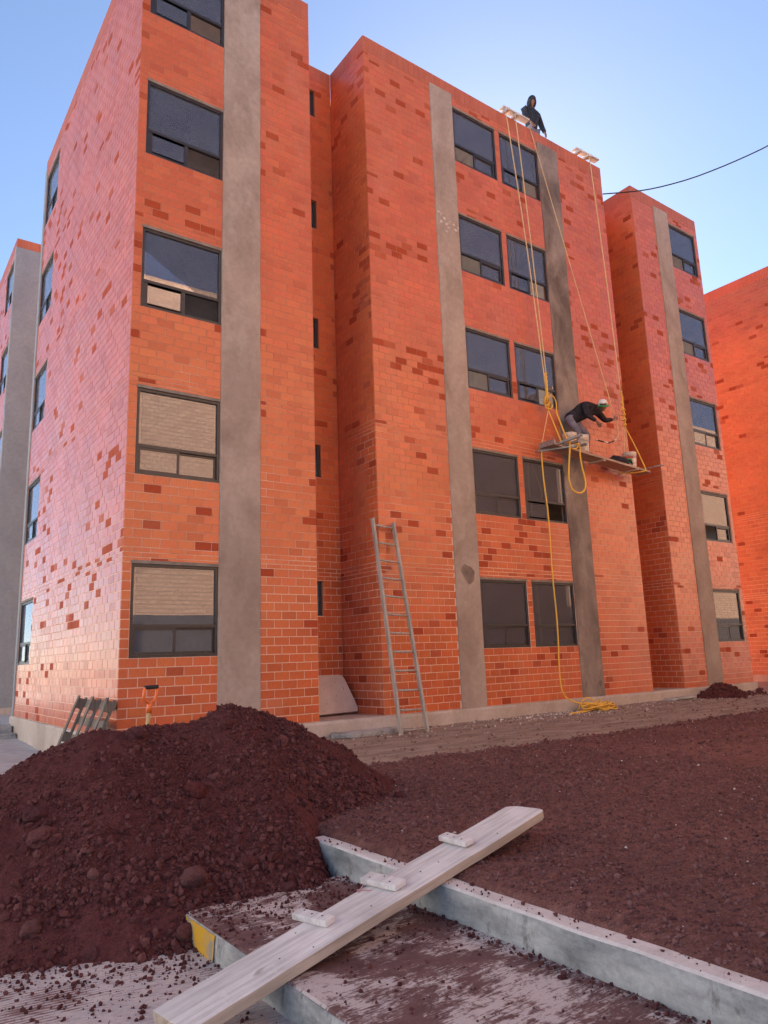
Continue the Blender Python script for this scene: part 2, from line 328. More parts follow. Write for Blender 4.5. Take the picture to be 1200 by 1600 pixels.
M_NAVY = simple('navy_cloth', (0.030, 0.036, 0.050), 0.95, 0.15, nscale=16, var=0.4, bump=0.4, bdist=0.01)
M_JEANS = simple('dusty_denim', (0.16, 0.15, 0.19), 0.92, 0.15, nscale=14, var=0.35, bump=0.3, bdist=0.008)
M_SKIN = simple('skin', (0.22, 0.11, 0.075), 0.6, 0.4, nscale=10, var=0.1, bump=0)
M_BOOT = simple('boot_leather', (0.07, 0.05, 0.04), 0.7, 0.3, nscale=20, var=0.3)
M_ORANGE = simple('orange_plastic', (0.80, 0.16, 0.03), 0.4, 0.5, nscale=8, var=0.08, bump=0)
M_SHAFT = simple('varnished_shaft', (0.50, 0.34, 0.15), 0.5, 0.4, nscale=30, var=0.2, stretch=(1, 1, 0.1))
M_YELLOW = NT('worn_yellow_paint')
t = M_YELLOW; f = t.noise(7, 7, 0.7); t.set(t.mix(t.ramp(f, [(0.47, 0.0), (0.60, 1.0)]), (0.60, 0.33, 0.03), (0.30, 0.26, 0.22)), 0.7, 0.3).bump(f, 0.3, 0.003); M_YELLOW = t.m
t = NT('speckled_slab'); f = t.noise(16, 6, 0.75); g = t.noise(4, 5, 0.6)
t.set(t.mix(t.ramp(f, [(0.60, 0.0), (0.66, 1.0)]), t.ramp(g, [(0.3, (0.50, 0.40, 0.37)), (0.7, (0.62, 0.52, 0.48))]), (0.20, 0.12, 0.10)), 0.9, 0.2).bump(f, 0.4, 0.004); M_SPECK = t.m
M_CHIP = simple('white_chips', (0.62, 0.57, 0.53), 0.9, 0.2, nscale=30, var=0.2)
M_PENCIL = simple('red_crayon', (0.50, 0.26, 0.27), 0.9, 0.1, nscale=60, var=0.25, bump=0)

# ------------------------------------------------------------------ brick walls
ROW, THIN, PITCH, JT = 0.127, 0.07, 0.25, 0.009
STOREY = 18 * ROW + 3 * THIN
HB = 5 * STOREY; HT = HB + 0.34
def rows():
    z = 0; k = 0
    for s in range(5):
        for i in range(18): yield z, z + ROW, k, i; z += ROW; k += 1
        for i in range(3): yield z, z + THIN, k, 18 + i; z += THIN; k += 1
def clip(L0, L1, cuts):
    segs = [(L0, L1)]
    for (a, b) in cuts:
        ns = []
        for (s, e) in segs:
            if b <= s or a >= e: ns.append((s, e)); continue
            if a > s: ns.append((s, a))
            if b < e: ns.append((b, e))
        segs = ns
    return segs
def project(p):
    d = Vector(p) - CAM; w = d.dot(cf)
    if w < 0.1: return None
    return 600 + FPX * d.dot(cr) / w, 800 - FPX * d.dot(cu) / w, w
def tone(u, z, seed, darkness=0.075):
    n = float(vnoise(u * 1.1, z * 1.6, seed)); r = random.random()
    pd = darkness * (0.15 + 3.2 * max(0, n - 0.38))
    g = 1 + random.uniform(-0.06, 0.06)
    if r < pd: return (0.40 * g, 0.070 * g, 0.028 * g, 0.95)
    if r < pd * 1.5: return (0.46 * g, 0.100 * g, 0.043 * g, 0.75)
    if r < pd + 0.14: return (0.54 * g, 0.116 * g, 0.042 * g, 0.16)
    return (0.60 * g, (0.138 + random.uniform(-0.012, 0.010)) * g, 0.048 * g, random.uniform(0.0, 0.10))
class Wall:
    """a vertical wall: O corner, u horizontal unit vector, n outward normal, openings/strips in (u0,u1,z0,z1)"""
    def __init__(s, O, u, n, L, openings=(), strips=(), u0=0.0, bricks=True, seed=1, off=0.0, dark=0.075, shade=1.0):
        s.O, s.u, s.n, s.L = Vector(O), Vector(u), Vector(n), L
        s.op, s.st, s.u0, s.seed, s.off, s.dark, s.shade = list(openings), list(strips), u0, seed, off, dark, shade
        s.bk = s.make_bricks() if bricks else []
    def pt(s, u, z, d): return s.O + s.u * u + s.n * d + Vector((0, 0, z))
    def make_bricks(s):
        out = []; random.seed(s.seed)
        for z0, z1, k, i in rows():
            cuts = [(a, b) for (a, b, c, d) in s.op + s.st if c < (z0 + z1) / 2 < d]
            for (e0, e1) in clip(s.u0, s.L, cuts):
                x = -PITCH + (0.0 if k % 2 else PITCH / 2) + s.off
                while x < e1:
                    a, b = max(x, e0), min(x + PITCH, e1)
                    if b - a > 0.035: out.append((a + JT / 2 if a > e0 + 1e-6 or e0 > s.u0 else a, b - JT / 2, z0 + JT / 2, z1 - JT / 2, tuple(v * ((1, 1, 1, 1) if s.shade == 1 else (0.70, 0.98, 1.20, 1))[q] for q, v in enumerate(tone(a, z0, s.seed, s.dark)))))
                    x += PITCH
        cuts = [(a, b) for (a, b, c, d) in s.st if d > HB + 0.1]
        for (e0, e1) in clip(s.u0, s.L, cuts):                      # soldier course of the parapet
            n = max(1, round((e1 - e0) / 0.14)); w = (e1 - e0) / n
            for j in range(n):
                g = random.uniform(0.94, 1.04)
                out.append((e0 + j * w + 0.002, e0 + (j + 1) * w - 0.002, HB + 0.004, HT - 0.002, (0.50 * g, 0.13 * g, 0.065 * g, 0.5)))
        return out
    def shell(s, mb, th=0.14, zt=HT):
        us = sorted({s.u0 + 0.002, s.L - 0.002} | {v for o in s.op for v in o[:2]}); zs = sorted({0.0, zt - 0.004} | {v for o in s.op for v in o[2:]})
        solid = {}
        for i in range(len(us) - 1):
            for j in range(len(zs) - 1):
                um, zm = (us[i] + us[i + 1]) / 2, (zs[j] + zs[j + 1]) / 2
                solid[i, j] = not any(a < um < b and c < zm < d for (a, b, c, d) in s.op)
        F, B = -0.0015, -th
        for (i, j), ok in solid.items():
            if not ok: continue
            a, b, c, d = us[i], us[i + 1], zs[j], zs[j + 1]
            q = lambda u, z, e: s.pt(u, z, e)
            mb.add([q(a, c, F), q(b, c, F), q(b, d, F), q(a, d, F)], [(0, 1, 2, 3)])
            mb.add([q(a, c, B), q(b, c, B), q(b, d, B), q(a, d, B)], [(3, 2, 1, 0)])
            for (di, dj, p1, p2) in ((-1, 0, (a, c), (a, d)), (1, 0, (b, d), (b, c)), (0, -1, (b, c), (a, c)), (0, 1, (a, d), (b, d))):
                if not solid.get((i + di, j + dj), False):
                    mb.add([q(*p1, F), q(*p2, F), q(*p2, B), q(*p1, B)], [(3, 2, 1, 0)])
    def shape(s, b):
        """8 points of one brick: back rectangle and the slightly smaller front"""
        a, e, c, d, tn = b; pr = 0.0026 + 0.0010 * math.sin(a * 91.7 + c * 57.3); i = 0.0018
        return [s.pt(a, c, -0.008), s.pt(e, c, -0.008), s.pt(e, d, -0.008), s.pt(a, d, -0.008),
                s.pt(a + i, c + i, pr), s.pt(e - i, c + i, pr), s.pt(e - i, d - i, pr), s.pt(a + i, d - i, pr)]
BF = [(4, 5, 6, 7), (0, 1, 5, 4), (1, 2, 6, 5), (2, 3, 7, 6), (3, 0, 4, 7)]
def brickwork(walls, parent, singles=0, visible=lambda x, y: True):
    allb = [(w, b) for w in walls for b in w.bk]; pick = set()
    if singles:
        sc = []
        for idx, (w, b) in enumerate(allb):
            c = w.pt((b[0] + b[1]) / 2, (b[2] + b[3]) / 2, 0)
            if w.n.dot(CAM - c) <= 0: continue
            P = [project(w.pt(u, z, 0)) for u, z in ((b[0], b[2]), (b[1], b[2]), (b[1], b[3]), (b[0], b[3]))]
            if any(p is None for p in P): continue
            if not all(0 < p[0] < 1200 and 0 < p[1] < 1600 and visible(p[0], p[1]) for p in P): continue
            A = abs(sum(P[i][0] * P[(i + 1) % 4][1] - P[(i + 1) % 4][0] * P[i][1] for i in range(4))) / 2
            sc.append((A, idx))
        sc.sort(reverse=True); pick = {i for _, i in sc[:singles]}
    V, F, C = [], [], []; cache = {}
    for idx, (w, b) in enumerate(allb):
        if idx in pick:
            c = w.pt((b[0] + b[1]) / 2, (b[2] + b[3]) / 2, 0); key = (round(b[1] - b[0], 2), round(b[3] - b[2], 2), tuple(w.n), tuple(round(v, 1) for v in b[4]))
            if key not in cache:
                me = np_mesh('brick', [p - c for p in w.shape(b)], BF, [b[4]] * 5); me.materials.append(M_BRICK); cache[key] = me
            o = bpy.data.objects.new('brick', cache[key]); COL.objects.link(o); o.location = c; attach(o, parent)
        else:
            n = len(V); V += w.shape(b); F += [[n + k for k in f] for f in BF]; C += [b[4]] * 5
    if V:
        o = link('brickwork', np_mesh('brickwork', V, F, C), M_BRICK, parent); tag(o, kind='stuff')

# ------------------------------------------------------------------ windows
WIN_W, WIN_H = 1.24, 1.256
def frame_mesh(w, h, split=True):
    mb = MB(); y0, y1 = 0.012, 0.075; fw = 0.042
    mb.box(0, fw, y0, y1, 0, h); mb.box(w - fw, w, y0, y1, 0, h)
    mb.box(fw, w - fw, y0, y1, 0, fw); mb.box(fw, w - fw, y0, y1, h - fw, h)
    if split: mb.box(fw, w - fw, y0 + 0.004, y1 - 0.004, 0.395, 0.44)
    return mb.mesh('window_frame')
def sash_mesh(w, h):
    mb = MB(); f = 0.032
    mb.box(0, f, 0, 0.024, 0, h); mb.box(w - f, w, 0, 0.024, 0, h); mb.box(f, w - f, 0.001, 0.023, 0, f); mb.box(f, w - f, 0.001, 0.023, h - f, h)
    return mb.mesh('sash')
def pane_mesh(w, h): return MB().box(0, w, 0, 0.005, 0, h).mesh('pane')
ME_FR = frame_mesh(WIN_W, WIN_H); ME_BIG = pane_mesh(WIN_W - 0.084, WIN_H - 0.44 - 0.042)
SW = (WIN_W - 0.084) / 2 + 0.016; SH = 0.395 - 0.042
ME_SASH = sash_mesh(SW, SH - 0.002); ME_SP = pane_mesh(SW - 0.066, SH - 0.066)
ME_LINT = MB().box(-0.012, WIN_W + 0.012, 0.0, 0.12, 0, 0.045).mesh('lintel')
ME_SLIT = frame_mesh(0.46, 0.61, False); ME_SLITP = pane_mesh(0.46 - 0.084, 0.61 - 0.084)
def put(name, me, mt, parent, base, off):
    o = link(name, me, mt); o.matrix_basis = base @ Matrix.Translation(off); attach(o, parent); return o
def window(wall, u, z, parent, openside=None):
    """openside: 'l' or 'r' = the lower sash of that side has been slid open"""
    uu = wall.u
    if uu.cross(-wall.n).z < 0: uu = -uu; u = u + WIN_W
    base = Matrix.Translation(wall.pt(u, z, 0)) @ Matrix((uu, -wall.n, Vector((0, 0, 1)))).transposed().to_4x4()
    f = put('window', ME_FR, M_FRAME, parent, base, (0, 0, 0))
    put('pane', ME_BIG, M_GLASS, f, base, (0.042, 0.040, 0.44))
    put('lintel', ME_LINT, M_LINTEL, f, base, (0, -0.009, WIN_H))
    for k in 'lr':
        if k == openside: continue
        off = Vector((0.042, 0.022, 0.043)) if k == 'l' else Vector((WIN_W - 0.042 - SW, 0.048, 0.043))
        s = put('sash', ME_SASH, M_FRAME, f, base, off)
        # the pane is the third and last level: thing > window > pane
        put('pane', ME_SP, M_GLASS, f, base, off + Vector((0.033, 0.010, 0.033)))
    if openside:
        off = Vector((0.042 + 0.03, 0.022 if openside == 'r' else 0.048, 0.043)) if openside == 'r' else Vector((WIN_W - 0.042 - SW - 0.03, 0.022, 0.043))
        put('sash', ME_SASH, M_FRAME, f, base, off)
    return f
def slit(wall, u, z, parent):
    base = Matrix.Translation(wall.pt(u, z, 0)) @ Matrix((wall.u, -wall.n, Vector((0, 0, 1)))).transposed().to_4x4()
    f = put('window', ME_SLIT, M_FRAME, parent, base, (0, 0.04, 0)); put('pane', ME_SLITP, M_GLASS, f, base, (0.042, 0.08, 0.042))
X, Y, NX, NY = (1, 0, 0), (0, 1, 0), (-1, 0, 0), (0, -1, 0)
WZ = [s * STOREY + 8 * ROW for s in range(5)]
def wins(*us): return [(u, u + WIN_W, z, z + WIN_H + 0.045) for u in us for z in WZ]
def strip_box(mb, wall, a, b, z0, z1, d=0.022):
    n = max(2, int((z1 - z0) / 0.16)); V = []
    for k in range(n + 1):
        z = z0 + (z1 - z0) * k / n; ja = 0.011 * (float(vnoise(z * 4.3, a * 7, 3)) - 0.35); jb = 0.011 * (float(vnoise(z * 4.1, b * 7, 4)) - 0.35); q = 0.006 * (float(vnoise(z * 1.7, a * 3 + 9, 6)) - 0.5)
        V += [wall.pt(a - ja, z, -0.01), wall.pt(a - ja + 0.003, z, d * 0.6), wall.pt(a + 0.012, z, d + q), wall.pt(b - 0.012, z, d - q), wall.pt(b + jb - 0.003, z, d * 0.6), wall.pt(b + jb, z, -0.01)]
    F = [(k * 6 + i, k * 6 + i + 1, k * 6 + i + 7, k * 6 + i + 6) for k in range(n) for i in range(5)] + [tuple(range(6)), tuple(n * 6 + i for i in range(6))]
    mb.add(V, F)

# ------------------------------------------------------------------ the main apartment building
B1R, B2L, B2R, B3L, B3R, DEP, REC = 3.001, 4.218, 11.449, 12.667, 15.668, 7.256, 1.21
bld = thing('apartment_building', (7.8, 3.6, 0), 'five storey orange brick apartment building with grey cement strips and the workers', 'building')
PT = 12.56
wb1 = Wall((0, 0, 0), X, NY, B1R, wins(0.12), [(1.36, 2.02, 0, PT)], seed=11)
wr1a = Wall((B1R, 0, 0), Y, X, REC - 0.0, u0=0.015, seed=12)
slits = [(0.375, 0.835, s * STOREY + 1.665, s * STOREY + 2.275) for s in range(5)]
wr1b = Wall((B1R, REC, 0), X, NY, B2L - B1R, slits, u0=0.0, seed=13)
wr1c = Wall((B2L, 0, 0), Y, NX, REC, u0=0.015, seed=14, off=0.1)
wb2 = Wall((B2L, 0, 0), X, NY, B2R - B2L, wins(2.255, 3.63), [(1.652, 2.255, 0, PT), (4.87, 5.56, 0, PT)], seed=15)
wr2a = Wall((B2R, 0, 0), Y, X, REC, u0=0.015, seed=16)
wr2b = Wall((B2R, REC, 0), X, NY, B3L - B2R, slits, seed=17)
wr2c = Wall((B3L, 0, 0), Y, NX, REC, u0=0.015, seed=18, off=0.06)
wb3 = Wall((B3L, 0, 0), X, NY, B3R - B3L, wins(1.61), [(0.95, 1.60, 0, PT)], seed=19)
wlf = Wall((0, 0, 0), Y, NX, DEP, wins(5.825), [(7.07, DEP, 0, PT)], u0=0.012, seed=20, dark=0.065)
wrt = Wall((B3R, 0, 0), Y, X, DEP, u0=0.015, seed=21)
wbk = Wall((0, DEP, 0), X, Y, B3R, [(u, u + 2.3, z - 0.8, z + WIN_H) for u in (0.4, 4.6, 8.4, 13.0) for z in WZ[2:]], u0=0.015, bricks=False)  # wide rear openings added out of view so sun brightens the upper rooms
walls = [wb1, wr1a, wr1b, wr1c, wb2, wr2a, wr2b, wr2c, wb3, wlf, wrt]
mb = MB()
for w in walls + [wbk]: w.shell(mb)
mb.build('wall', M_MORTAR, bld)
def clear_of_things(x, y): return not (y > 1095 and x < 640) and not (570 < x < 680 and y > 800) and not (835 < x < 1025 and 600 < y < 760)
brickwork(walls, bld, 300, clear_of_things)
def pilaster(wall, a, b, z1, mt): mbp = MB(); strip_box(mbp, wall, a, b, 0.0, z1); return mbp.build('pilaster', mt, bld)
pilaster(wb1, 1.362, 2.02, PT, M_PLASTER)
pilaster(wb2, 1.652, 2.252, PT, M_PLASTER)
tag(pilaster(wb2, 4.873, 5.56, PT, M_PLASTER_WET), 'darker patchy cement strip behind the hanging platform')
pilaster(wb3, 0.95, 1.598, PT, M_PLASTER)
pilaster(wlf, 7.072, DEP, PT, M_PLASTER_GREY)
def patch(wall, u, z, w, h, mt, sd):
    V = []
    for k in range(24):
        a_ = k * 0.2618; q = 1 + 0.16 * math.sin(2 * a_ + sd) + 0.10 * math.sin(3 * a_ + 2.1 * sd) + 0.05 * math.sin(7 * a_)
        V.append(wall.pt(u + w * q * math.cos(a_), z + h * q * math.sin(a_), 0.0275))
    return MB().add(V, [tuple(range(24))]).build('plaster_patch', mt, bld)
M_DAMP = simple('damp_cement', (0.20, 0.15, 0.125), 0.7, 0.3, nscale=9, var=0.3); M_WHITEWASH = simple('white_daub', (0.55, 0.50, 0.46), 0.9, 0.2, nscale=14, var=0.25)
patch(wb2, 1.96, 2.36, 0.15, 0.17, M_DAMP, 3)
random.seed(77)
for k in range(26):
    du, dz = 1.70 + 0.52 * random.random(), 9.52 - 0.22 * random.random() * (0.4 + k / 26); r_ = 0.010 + 0.035 * random.random() ** 2
    patch(wb2, du, dz + (0.10 if du < 1.85 else 0), r_, r_ * random.uniform(0.4, 1.1), M_WHITEWASH, k + 3)
patch(wb2, 4.97, 0.24, 0.035, 0.06, M_DAMP, 5); patch(wb2, 5.42, 0.26, 0.05, 0.06, M_DAMP, 6)
OP1 = {0: None, 1: None, 2: 'r', 3: 'r', 4: 'r'}
for s in range(5):
    window(wb1, 0.12, WZ[s], bld, OP1[s])
    window(wb2, 2.255, WZ[s], bld, {4: 'l', 3: 'l', 2: 'l'}.get(s))
    window(wb2, 3.63, WZ[s], bld, {4: 'r', 3: 'r', 2: 'r', 1: 'r'}.get(s))
    window(wb3, 1.61, WZ[s], bld, {4: 'l', 3: 'l', 1: 'l'}.get(s))
    window(wlf, 5.825, WZ[s], bld)
    slit(wr1b, 0.375, s * STOREY + 1.665, bld); slit(wr2b, 0.375, s * STOREY + 1.665, bld)
# slabs, roof deck and the rooms one looks into
mb = MB()
for s in range(6):
    z = s * STOREY - (0.28 if s == 5 else 0.16 if s else 0.12); zt = z + (0.15 if s == 5 else 0.16) if s else -0.003
    for (x0, x1) in ((0.142, B1R - 0.142), (B2L + 0.142, B2R - 0.142), (B3L + 0.142, B3R - 0.142)):
        mb.box(x0, x1, 0.142, DEP - 0.142, z, zt)
    for (x0, x1) in ((B1R - 0.14, B2L + 0.14), (B2R - 0.14, B3L + 0.14)): mb.box(x0, x1, REC + 0.142, DEP - 0.142, z, zt)
mb.build('floor_slab', M_ROOM, bld)
mb = MB()
for s in range(5):
    z0, z1 = s * STOREY, (s + 1) * STOREY - 0.16
    for x0 in (B1R - 0.10, B2L + 0.20, 7.78, B2R - 0.30, B3L + 0.20, B3R - 0.30, 0.145):
        mb.box(x0, x0 + 0.09, 0.16, DEP - 0.16 if x0 > 1 else 0.16 + 5.4, z0 + 0.002, z1 - 0.002)
    for (x0, x1) in () if s > 1 else ((0.25, B1R - 0.12), (B2L + 0.3, 7.77), (7.88, B2R - 0.32), (B3L + 0.3, B3R - 0.32)):
        mb.box(x0, x1, 3.1, 3.2, z0 + 0.002, z1 - 0.002)
mb.build('partition_wall', M_ROOM, bld)
# concrete base with a slightly ragged edge
def ragged_box(x0, x1, y0, y1, z0, z1, step, j):
    nx, ny = max(1, int((x1 - x0) / step)), max(1, int((y1 - y0) / step)); V, F = [], []
    ring = [(x0 + (x1 - x0) * i / nx, y0, 0, -1) for i in range(nx)] + [(x1, y0 + (y1 - y0) * i / ny, 1, 0) for i in range(ny)] + \
           [(x1 - (x1 - x0) * i / nx, y1, 0, 1) for i in range(nx)] + [(x0, y1 - (y1 - y0) * i / ny, -1, 0) for i in range(ny)]
    n = len(ring)
    for lev, (z, out) in enumerate(((z0, 0.02), (z1 - 0.04, 0.0), (z1 - 0.004, -0.012), (z1, -0.03))):
        for (x, y, nx_, ny_) in ring:
            d = (float(fbm(x * 3 + y * 2.7, z * 4 + lev, 5)) - 0.5) * j
            V.append((x + nx_ * (out + d), y + ny_ * (out + d), z + (d * 0.25 if 0 < lev < 3 else 0)))
    for l in range(3):
        for i in range(n): F.append((l * n + i, l * n + (i + 1) % n, (l + 1) * n + (i + 1) % n, (l + 1) * n + i))
    F.append(tuple(3 * n + i for i in range(n)))
    return V, F
V, F = ragged_box(-0.045, B3R + 0.05, -0.07, DEP + 0.04, -1.0, -0.002, 0.12, 0.03)
me = bpy.data.meshes.new('foundation'); me.from_pydata(V, [], F); me.update(); link('foundation', me, M_FOUND, bld)

# ------------------------------------------------------------------ rear unit (left, behind) and the wing on the right
RY = 11.05
rear = thing('apartment_building', (5, RY + 3.6, 0), 'grey rendered end of the rear apartment block behind the left brick wall', 'building')
wrl = Wall((0, RY, 0), Y, NX, DEP, wins(0.19), [(0, 0.18, 0, PT)], u0=0.012, seed=31, dark=0.065)
wrf = Wall((0, RY, 0), X, NY, 9.0, (), [(0, 9.0, 0, PT - 0.02)], seed=32)
wrr = Wall((9.0, RY, 0), Y, X, DEP, bricks=False, u0=0.015); wrb = Wall((0, RY + DEP, 0), X, Y, 9.0, bricks=False, u0=0.015)
mb = MB()
for w in (wrl, wrf, wrr, wrb): w.shell(mb)
mb.build('wall', M_MORTAR, rear); brickwork([wrl, wrf], rear)
mb = MB(); strip_box(mb, wrf, -0.022, 9.0, -0.2, PT - 0.02); strip_box(mb, wrl, 0.0, 0.18, -0.2, PT - 0.02); mb.build('render_coat', M_PLASTER_GREY, rear)
for s in range(5): window(wrl, 0.19, WZ[s], rear)
mb = MB()
for s in range(6): mb.box(0.142, 8.85, RY + 0.142, RY + DEP - 0.142, s * STOREY - 0.16, s * STOREY - 0.01)
mb.box(1.9, 2.0, RY + 0.15, RY + DEP - 0.15, 0, HB - 0.2); mb.build('floor_slab', M_ROOM, rear)
MB().box(-0.04, 9.04, RY - 0.05, RY + DEP + 0.04, -1.0, -0.002).build('foundation', M_FOUND, rear)

wing = thing('apartment_building', (24, 3.0, 0), 'plain windowless brick side wall of the next building at the right edge', 'building')
WX, WY = 20.0, -0.75
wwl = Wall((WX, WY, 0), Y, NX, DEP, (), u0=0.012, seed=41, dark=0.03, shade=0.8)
wwf = Wall((WX, WY, 0), X, NY, 15.7, wins(0.12), [(1.36, 2.02, 0, PT)], seed=42)
wwr = Wall((WX + 15.7, WY, 0), Y, X, DEP, bricks=False, u0=0.015); wwb = Wall((WX, WY + DEP, 0), X, Y, 15.7, bricks=False, u0=0.015)
mb = MB()
for w in (wwl, wwf, wwr, wwb): w.shell(mb)
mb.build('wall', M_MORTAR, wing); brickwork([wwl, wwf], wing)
for s in range(5): window(wwf, 0.12, WZ[s], wing)
mbp = MB(); strip_box(mbp, wwf, 1.362, 2.02, 0, PT); mbp.build('pilaster', M_PLASTER, wing)
mb = MB()
for s in range(6): mb.box(WX + 0.142, WX + 15.5, WY + 0.142, WY + DEP - 0.142, s * STOREY - 0.16, s * STOREY - 0.01)
mb.build('floor_slab', M_ROOM, wing)
MB().box(WX - 0.05, WX + 15.75, WY - 0.07, WY + DEP + 0.04, -1.0, -0.002).build('foundation', M_FOUND, wing)

# the sunlit row across the road (seen in the panes, and what lights the shaded facade)
OY = -11.35
def opposite(x0, x1, label, holes, screen=None):
    t = thing('apartment_building', ((x0 + x1) / 2, OY - 3, 0), label, 'building')
    w = Wall((x1, OY, 0), NX, Y, x1 - x0, holes, bricks=False); mb = MB(); w.shell(mb, 0.14, 13.0)
    for (O, u, n, L) in (((x0, OY, 0), NY, NX, 6.5), ((x1, OY, 0), NY, X, 6.5), ((x0, OY - 6.5, 0), X, NY, x1 - x0)):
        Wall(O, u, n, L, bricks=False, u0=0.15).shell(mb, 0.14, 13.0)
    mb.box(x0 + 0.2, x1 - 0.2, OY - 6.3, OY - 0.2, 12.2, 12.3); mb.build('wall', M_TAN, t)
    MB().box(x0, x1, OY - 6.5, OY - 0.01, -1.0, -0.003).build('foundation', M_FOUND, t)
    MB().box(x0 + 0.002, x1 - 0.002, OY - 0.02, OY + 0.015, 0, 2.35).build('painted_shade_band', M_BOOT, t)  # dark band painting the main building's shadow on the foot of the wall
    for (a, b, c, d) in holes:
        if b - a < 1.5 and c > 2.2: window(w, a, c, t)
    return t
pale = thing('apartment_building', (-17, 2, 0), 'pale house row added out of view to bounce light onto the left wall', 'building')  # unseen row, added to throw sunlight back on the left wall
Wall((-13.6, -9.0, 0), Y, X, 24.0, bricks=False).shell(mb0 := MB(), 0.2, 12.0)
for (O, u, n, L) in (((-13.6, -9.0, 0), NX, NY, 7.0), ((-13.6, 15.0, 0), NX, Y, 7.0), ((-20.6, -9.0, 0), Y, NX, 24.0)): Wall(O, u, n, L, bricks=False, u0=0.21).shell(mb0, 0.2, 12.0)
mb0.box(-20.4, -13.8, -8.8, 14.8, 11.5, 11.6)
mb0.build('wall', simple('cream_render', (0.50, 0.48, 0.47), 0.9, 0.2, nscale=0.6, var=0.06), pale)
MB().box(-20.6, -13.59, -9, 15, -1, -0.003).build('foundation', M_FOUND, pale)
oh = [(u, u + WIN_W, z, z + WIN_H + 0.045) for u in (0.4, 6.0, 7.5, 14.0) for z in WZ]
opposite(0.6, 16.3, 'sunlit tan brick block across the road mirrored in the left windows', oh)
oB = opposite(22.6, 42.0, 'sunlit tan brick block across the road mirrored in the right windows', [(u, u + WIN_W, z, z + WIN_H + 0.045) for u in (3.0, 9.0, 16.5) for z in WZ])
mb = MB()
for i in range(36): mb.box(16.32 + i * 0.176, 16.40 + i * 0.176, OY - 5.45, OY - 5.37, 0, 12.4)
for j in range(70): mb.box(16.32, 22.58, OY - 5.46, OY - 5.36, j * 0.18, j * 0.18 + 0.08)
mb.box(22.45, 22.57, OY - 5.4, OY - 0.02, 0, 12.9)
mb.box(16.32, 22.57, OY - 5.7, OY - 5.5, 0, 9.0)
tag(mb.build('screen_wall', M_SCREEN, oB), kind='stuff')

# ------------------------------------------------------------------ ground, road, kerbs
def grid(name, x0, x1, y0, y1, st, zf, mt, keep=None, smooth=True):
    xs = np.arange(x0, x1 + st / 2, st); ys = np.arange(y0, y1 + st / 2, st); gx, gy = np.meshgrid(xs, ys); gz = zf(gx, gy)
    V = np.stack([gx, gy, gz], -1).reshape(-1, 3); nx, ny = len(xs), len(ys)
    i = np.arange(nx * ny).reshape(ny, nx); F = np.stack([i[:-1, :-1], i[:-1, 1:], i[1:, 1:], i[1:, :-1]], -1).reshape(-1, 4)
    if keep is not None: F = F[keep(V[F].mean(1))]
    o = link(name, np_mesh(name, V, F, smooth=smooth), mt); return o
g = MB(); g.box(-900, 900, -900, 900, -1.4, -0.9); tag(g.build('ground', M_DIRT), kind='structure')
ZR, ZS, ZK = -0.64, -0.50, -0.33
tag(MB().box(-9, -0.4, -40, -1.9, -0.95, ZR).build('road', M_ROAD), kind='structure')
tag(MB().box(-0.4, 45, OY - 0.1, -9.9, -0.95, ZR + 0.001).build('pavement', M_ROAD), kind='structure')
def path_z(x, y): return np.clip(-0.63 + (y + 1.9) * 0.031, -0.63, -0.36) + 0.03 * (fbm(x * 1.5, y * 1.5, 71) - 0.5) + 0.012 * (vnoise(x * 14, y * 14, 72) - 0.5)
tag(grid('path', -9, -0.0, -2.0, 6.7, 0.08, path_z, M_PATH), kind='structure')
V, F = [], []
def rough_slab(name, x0, x1, y0, y1, zb, zt, mt, j=0.012, st=0.07, rnd=0.012, seed=0, pts=2):
    """long kerb-like block running along Y with an uneven top and worn edges"""
    ys = np.arange(y0, y1 + st / 2, st); prof = [(x0 - 0.012, zb), (x0 - 0.006, zt - 0.06), (x0, zt - rnd), (x0 + rnd, zt)]
    w = (x1 - x0 - 2 * rnd) / pts
    prof += [(x0 + rnd + w * (i + 1), zt) for i in range(pts)] + [(x1, zt - rnd), (x1, zb)]
    V = []
    for k, yy in enumerate(ys):
        for q, (px, pz) in enumerate(prof):
            n1 = float(fbm(yy * 4 + q * 3.1, q * 1.7, seed, 4)) - 0.5; n2 = float(fbm(yy * 3, px * 6 + 50, seed + 3, 4)) - 0.5
            edge = 1 if 1 <= q <= len(prof) - 2 else 0
            V.append((px + n1 * j * edge, yy, pz + n2 * j * edge))
    n = len(prof); F = [(k * n + q, (k + 1) * n + q, (k + 1) * n + q + 1, k * n + q + 1) for k in range(len(ys) - 1) for q in range(n - 1)]
    me = bpy.data.meshes.new(name); me.from_pydata(V, [], [f[::-1] for f in F] + [tuple(range(n))[::-1], tuple((len(ys) - 1) * n + q for q in range(n))]); me.update()
    return link(name, me, mt)
slab = tag(rough_slab('pavement', -1.135, -0.02, -13, -5.42, -0.9, ZS, M_SLAB, 0.010, 0.08, 0.015, 3, 8), kind='structure')
side = rough_slab('kerb_face', -1.139, -1.1285, -13, -5.43, -0.9, ZS - 0.008, M_KERB, 0.004, 0.08, 0.003, 3, 1); attach(side, slab)
yb = MB(); yq = []
for (yy, sl) in ((-5.412, 0.0), (-5.50, 0.0), (-5.62, 0.0), (-5.76, 0.0), (-5.84, 0.0)):
    for (zz, xx) in ((ZR - 0.02, -1.1565), (-0.565, -1.1495), (-0.53, -1.1465), (ZS - 0.010, -1.1440)): yq.append((xx - 0.001, yy, zz))
yb.add(yq, [(4 * i + j, 4 * i + j + 1, 4 * i + j + 5, 4 * i + j + 4) for i in range(4) for j in range(3)])
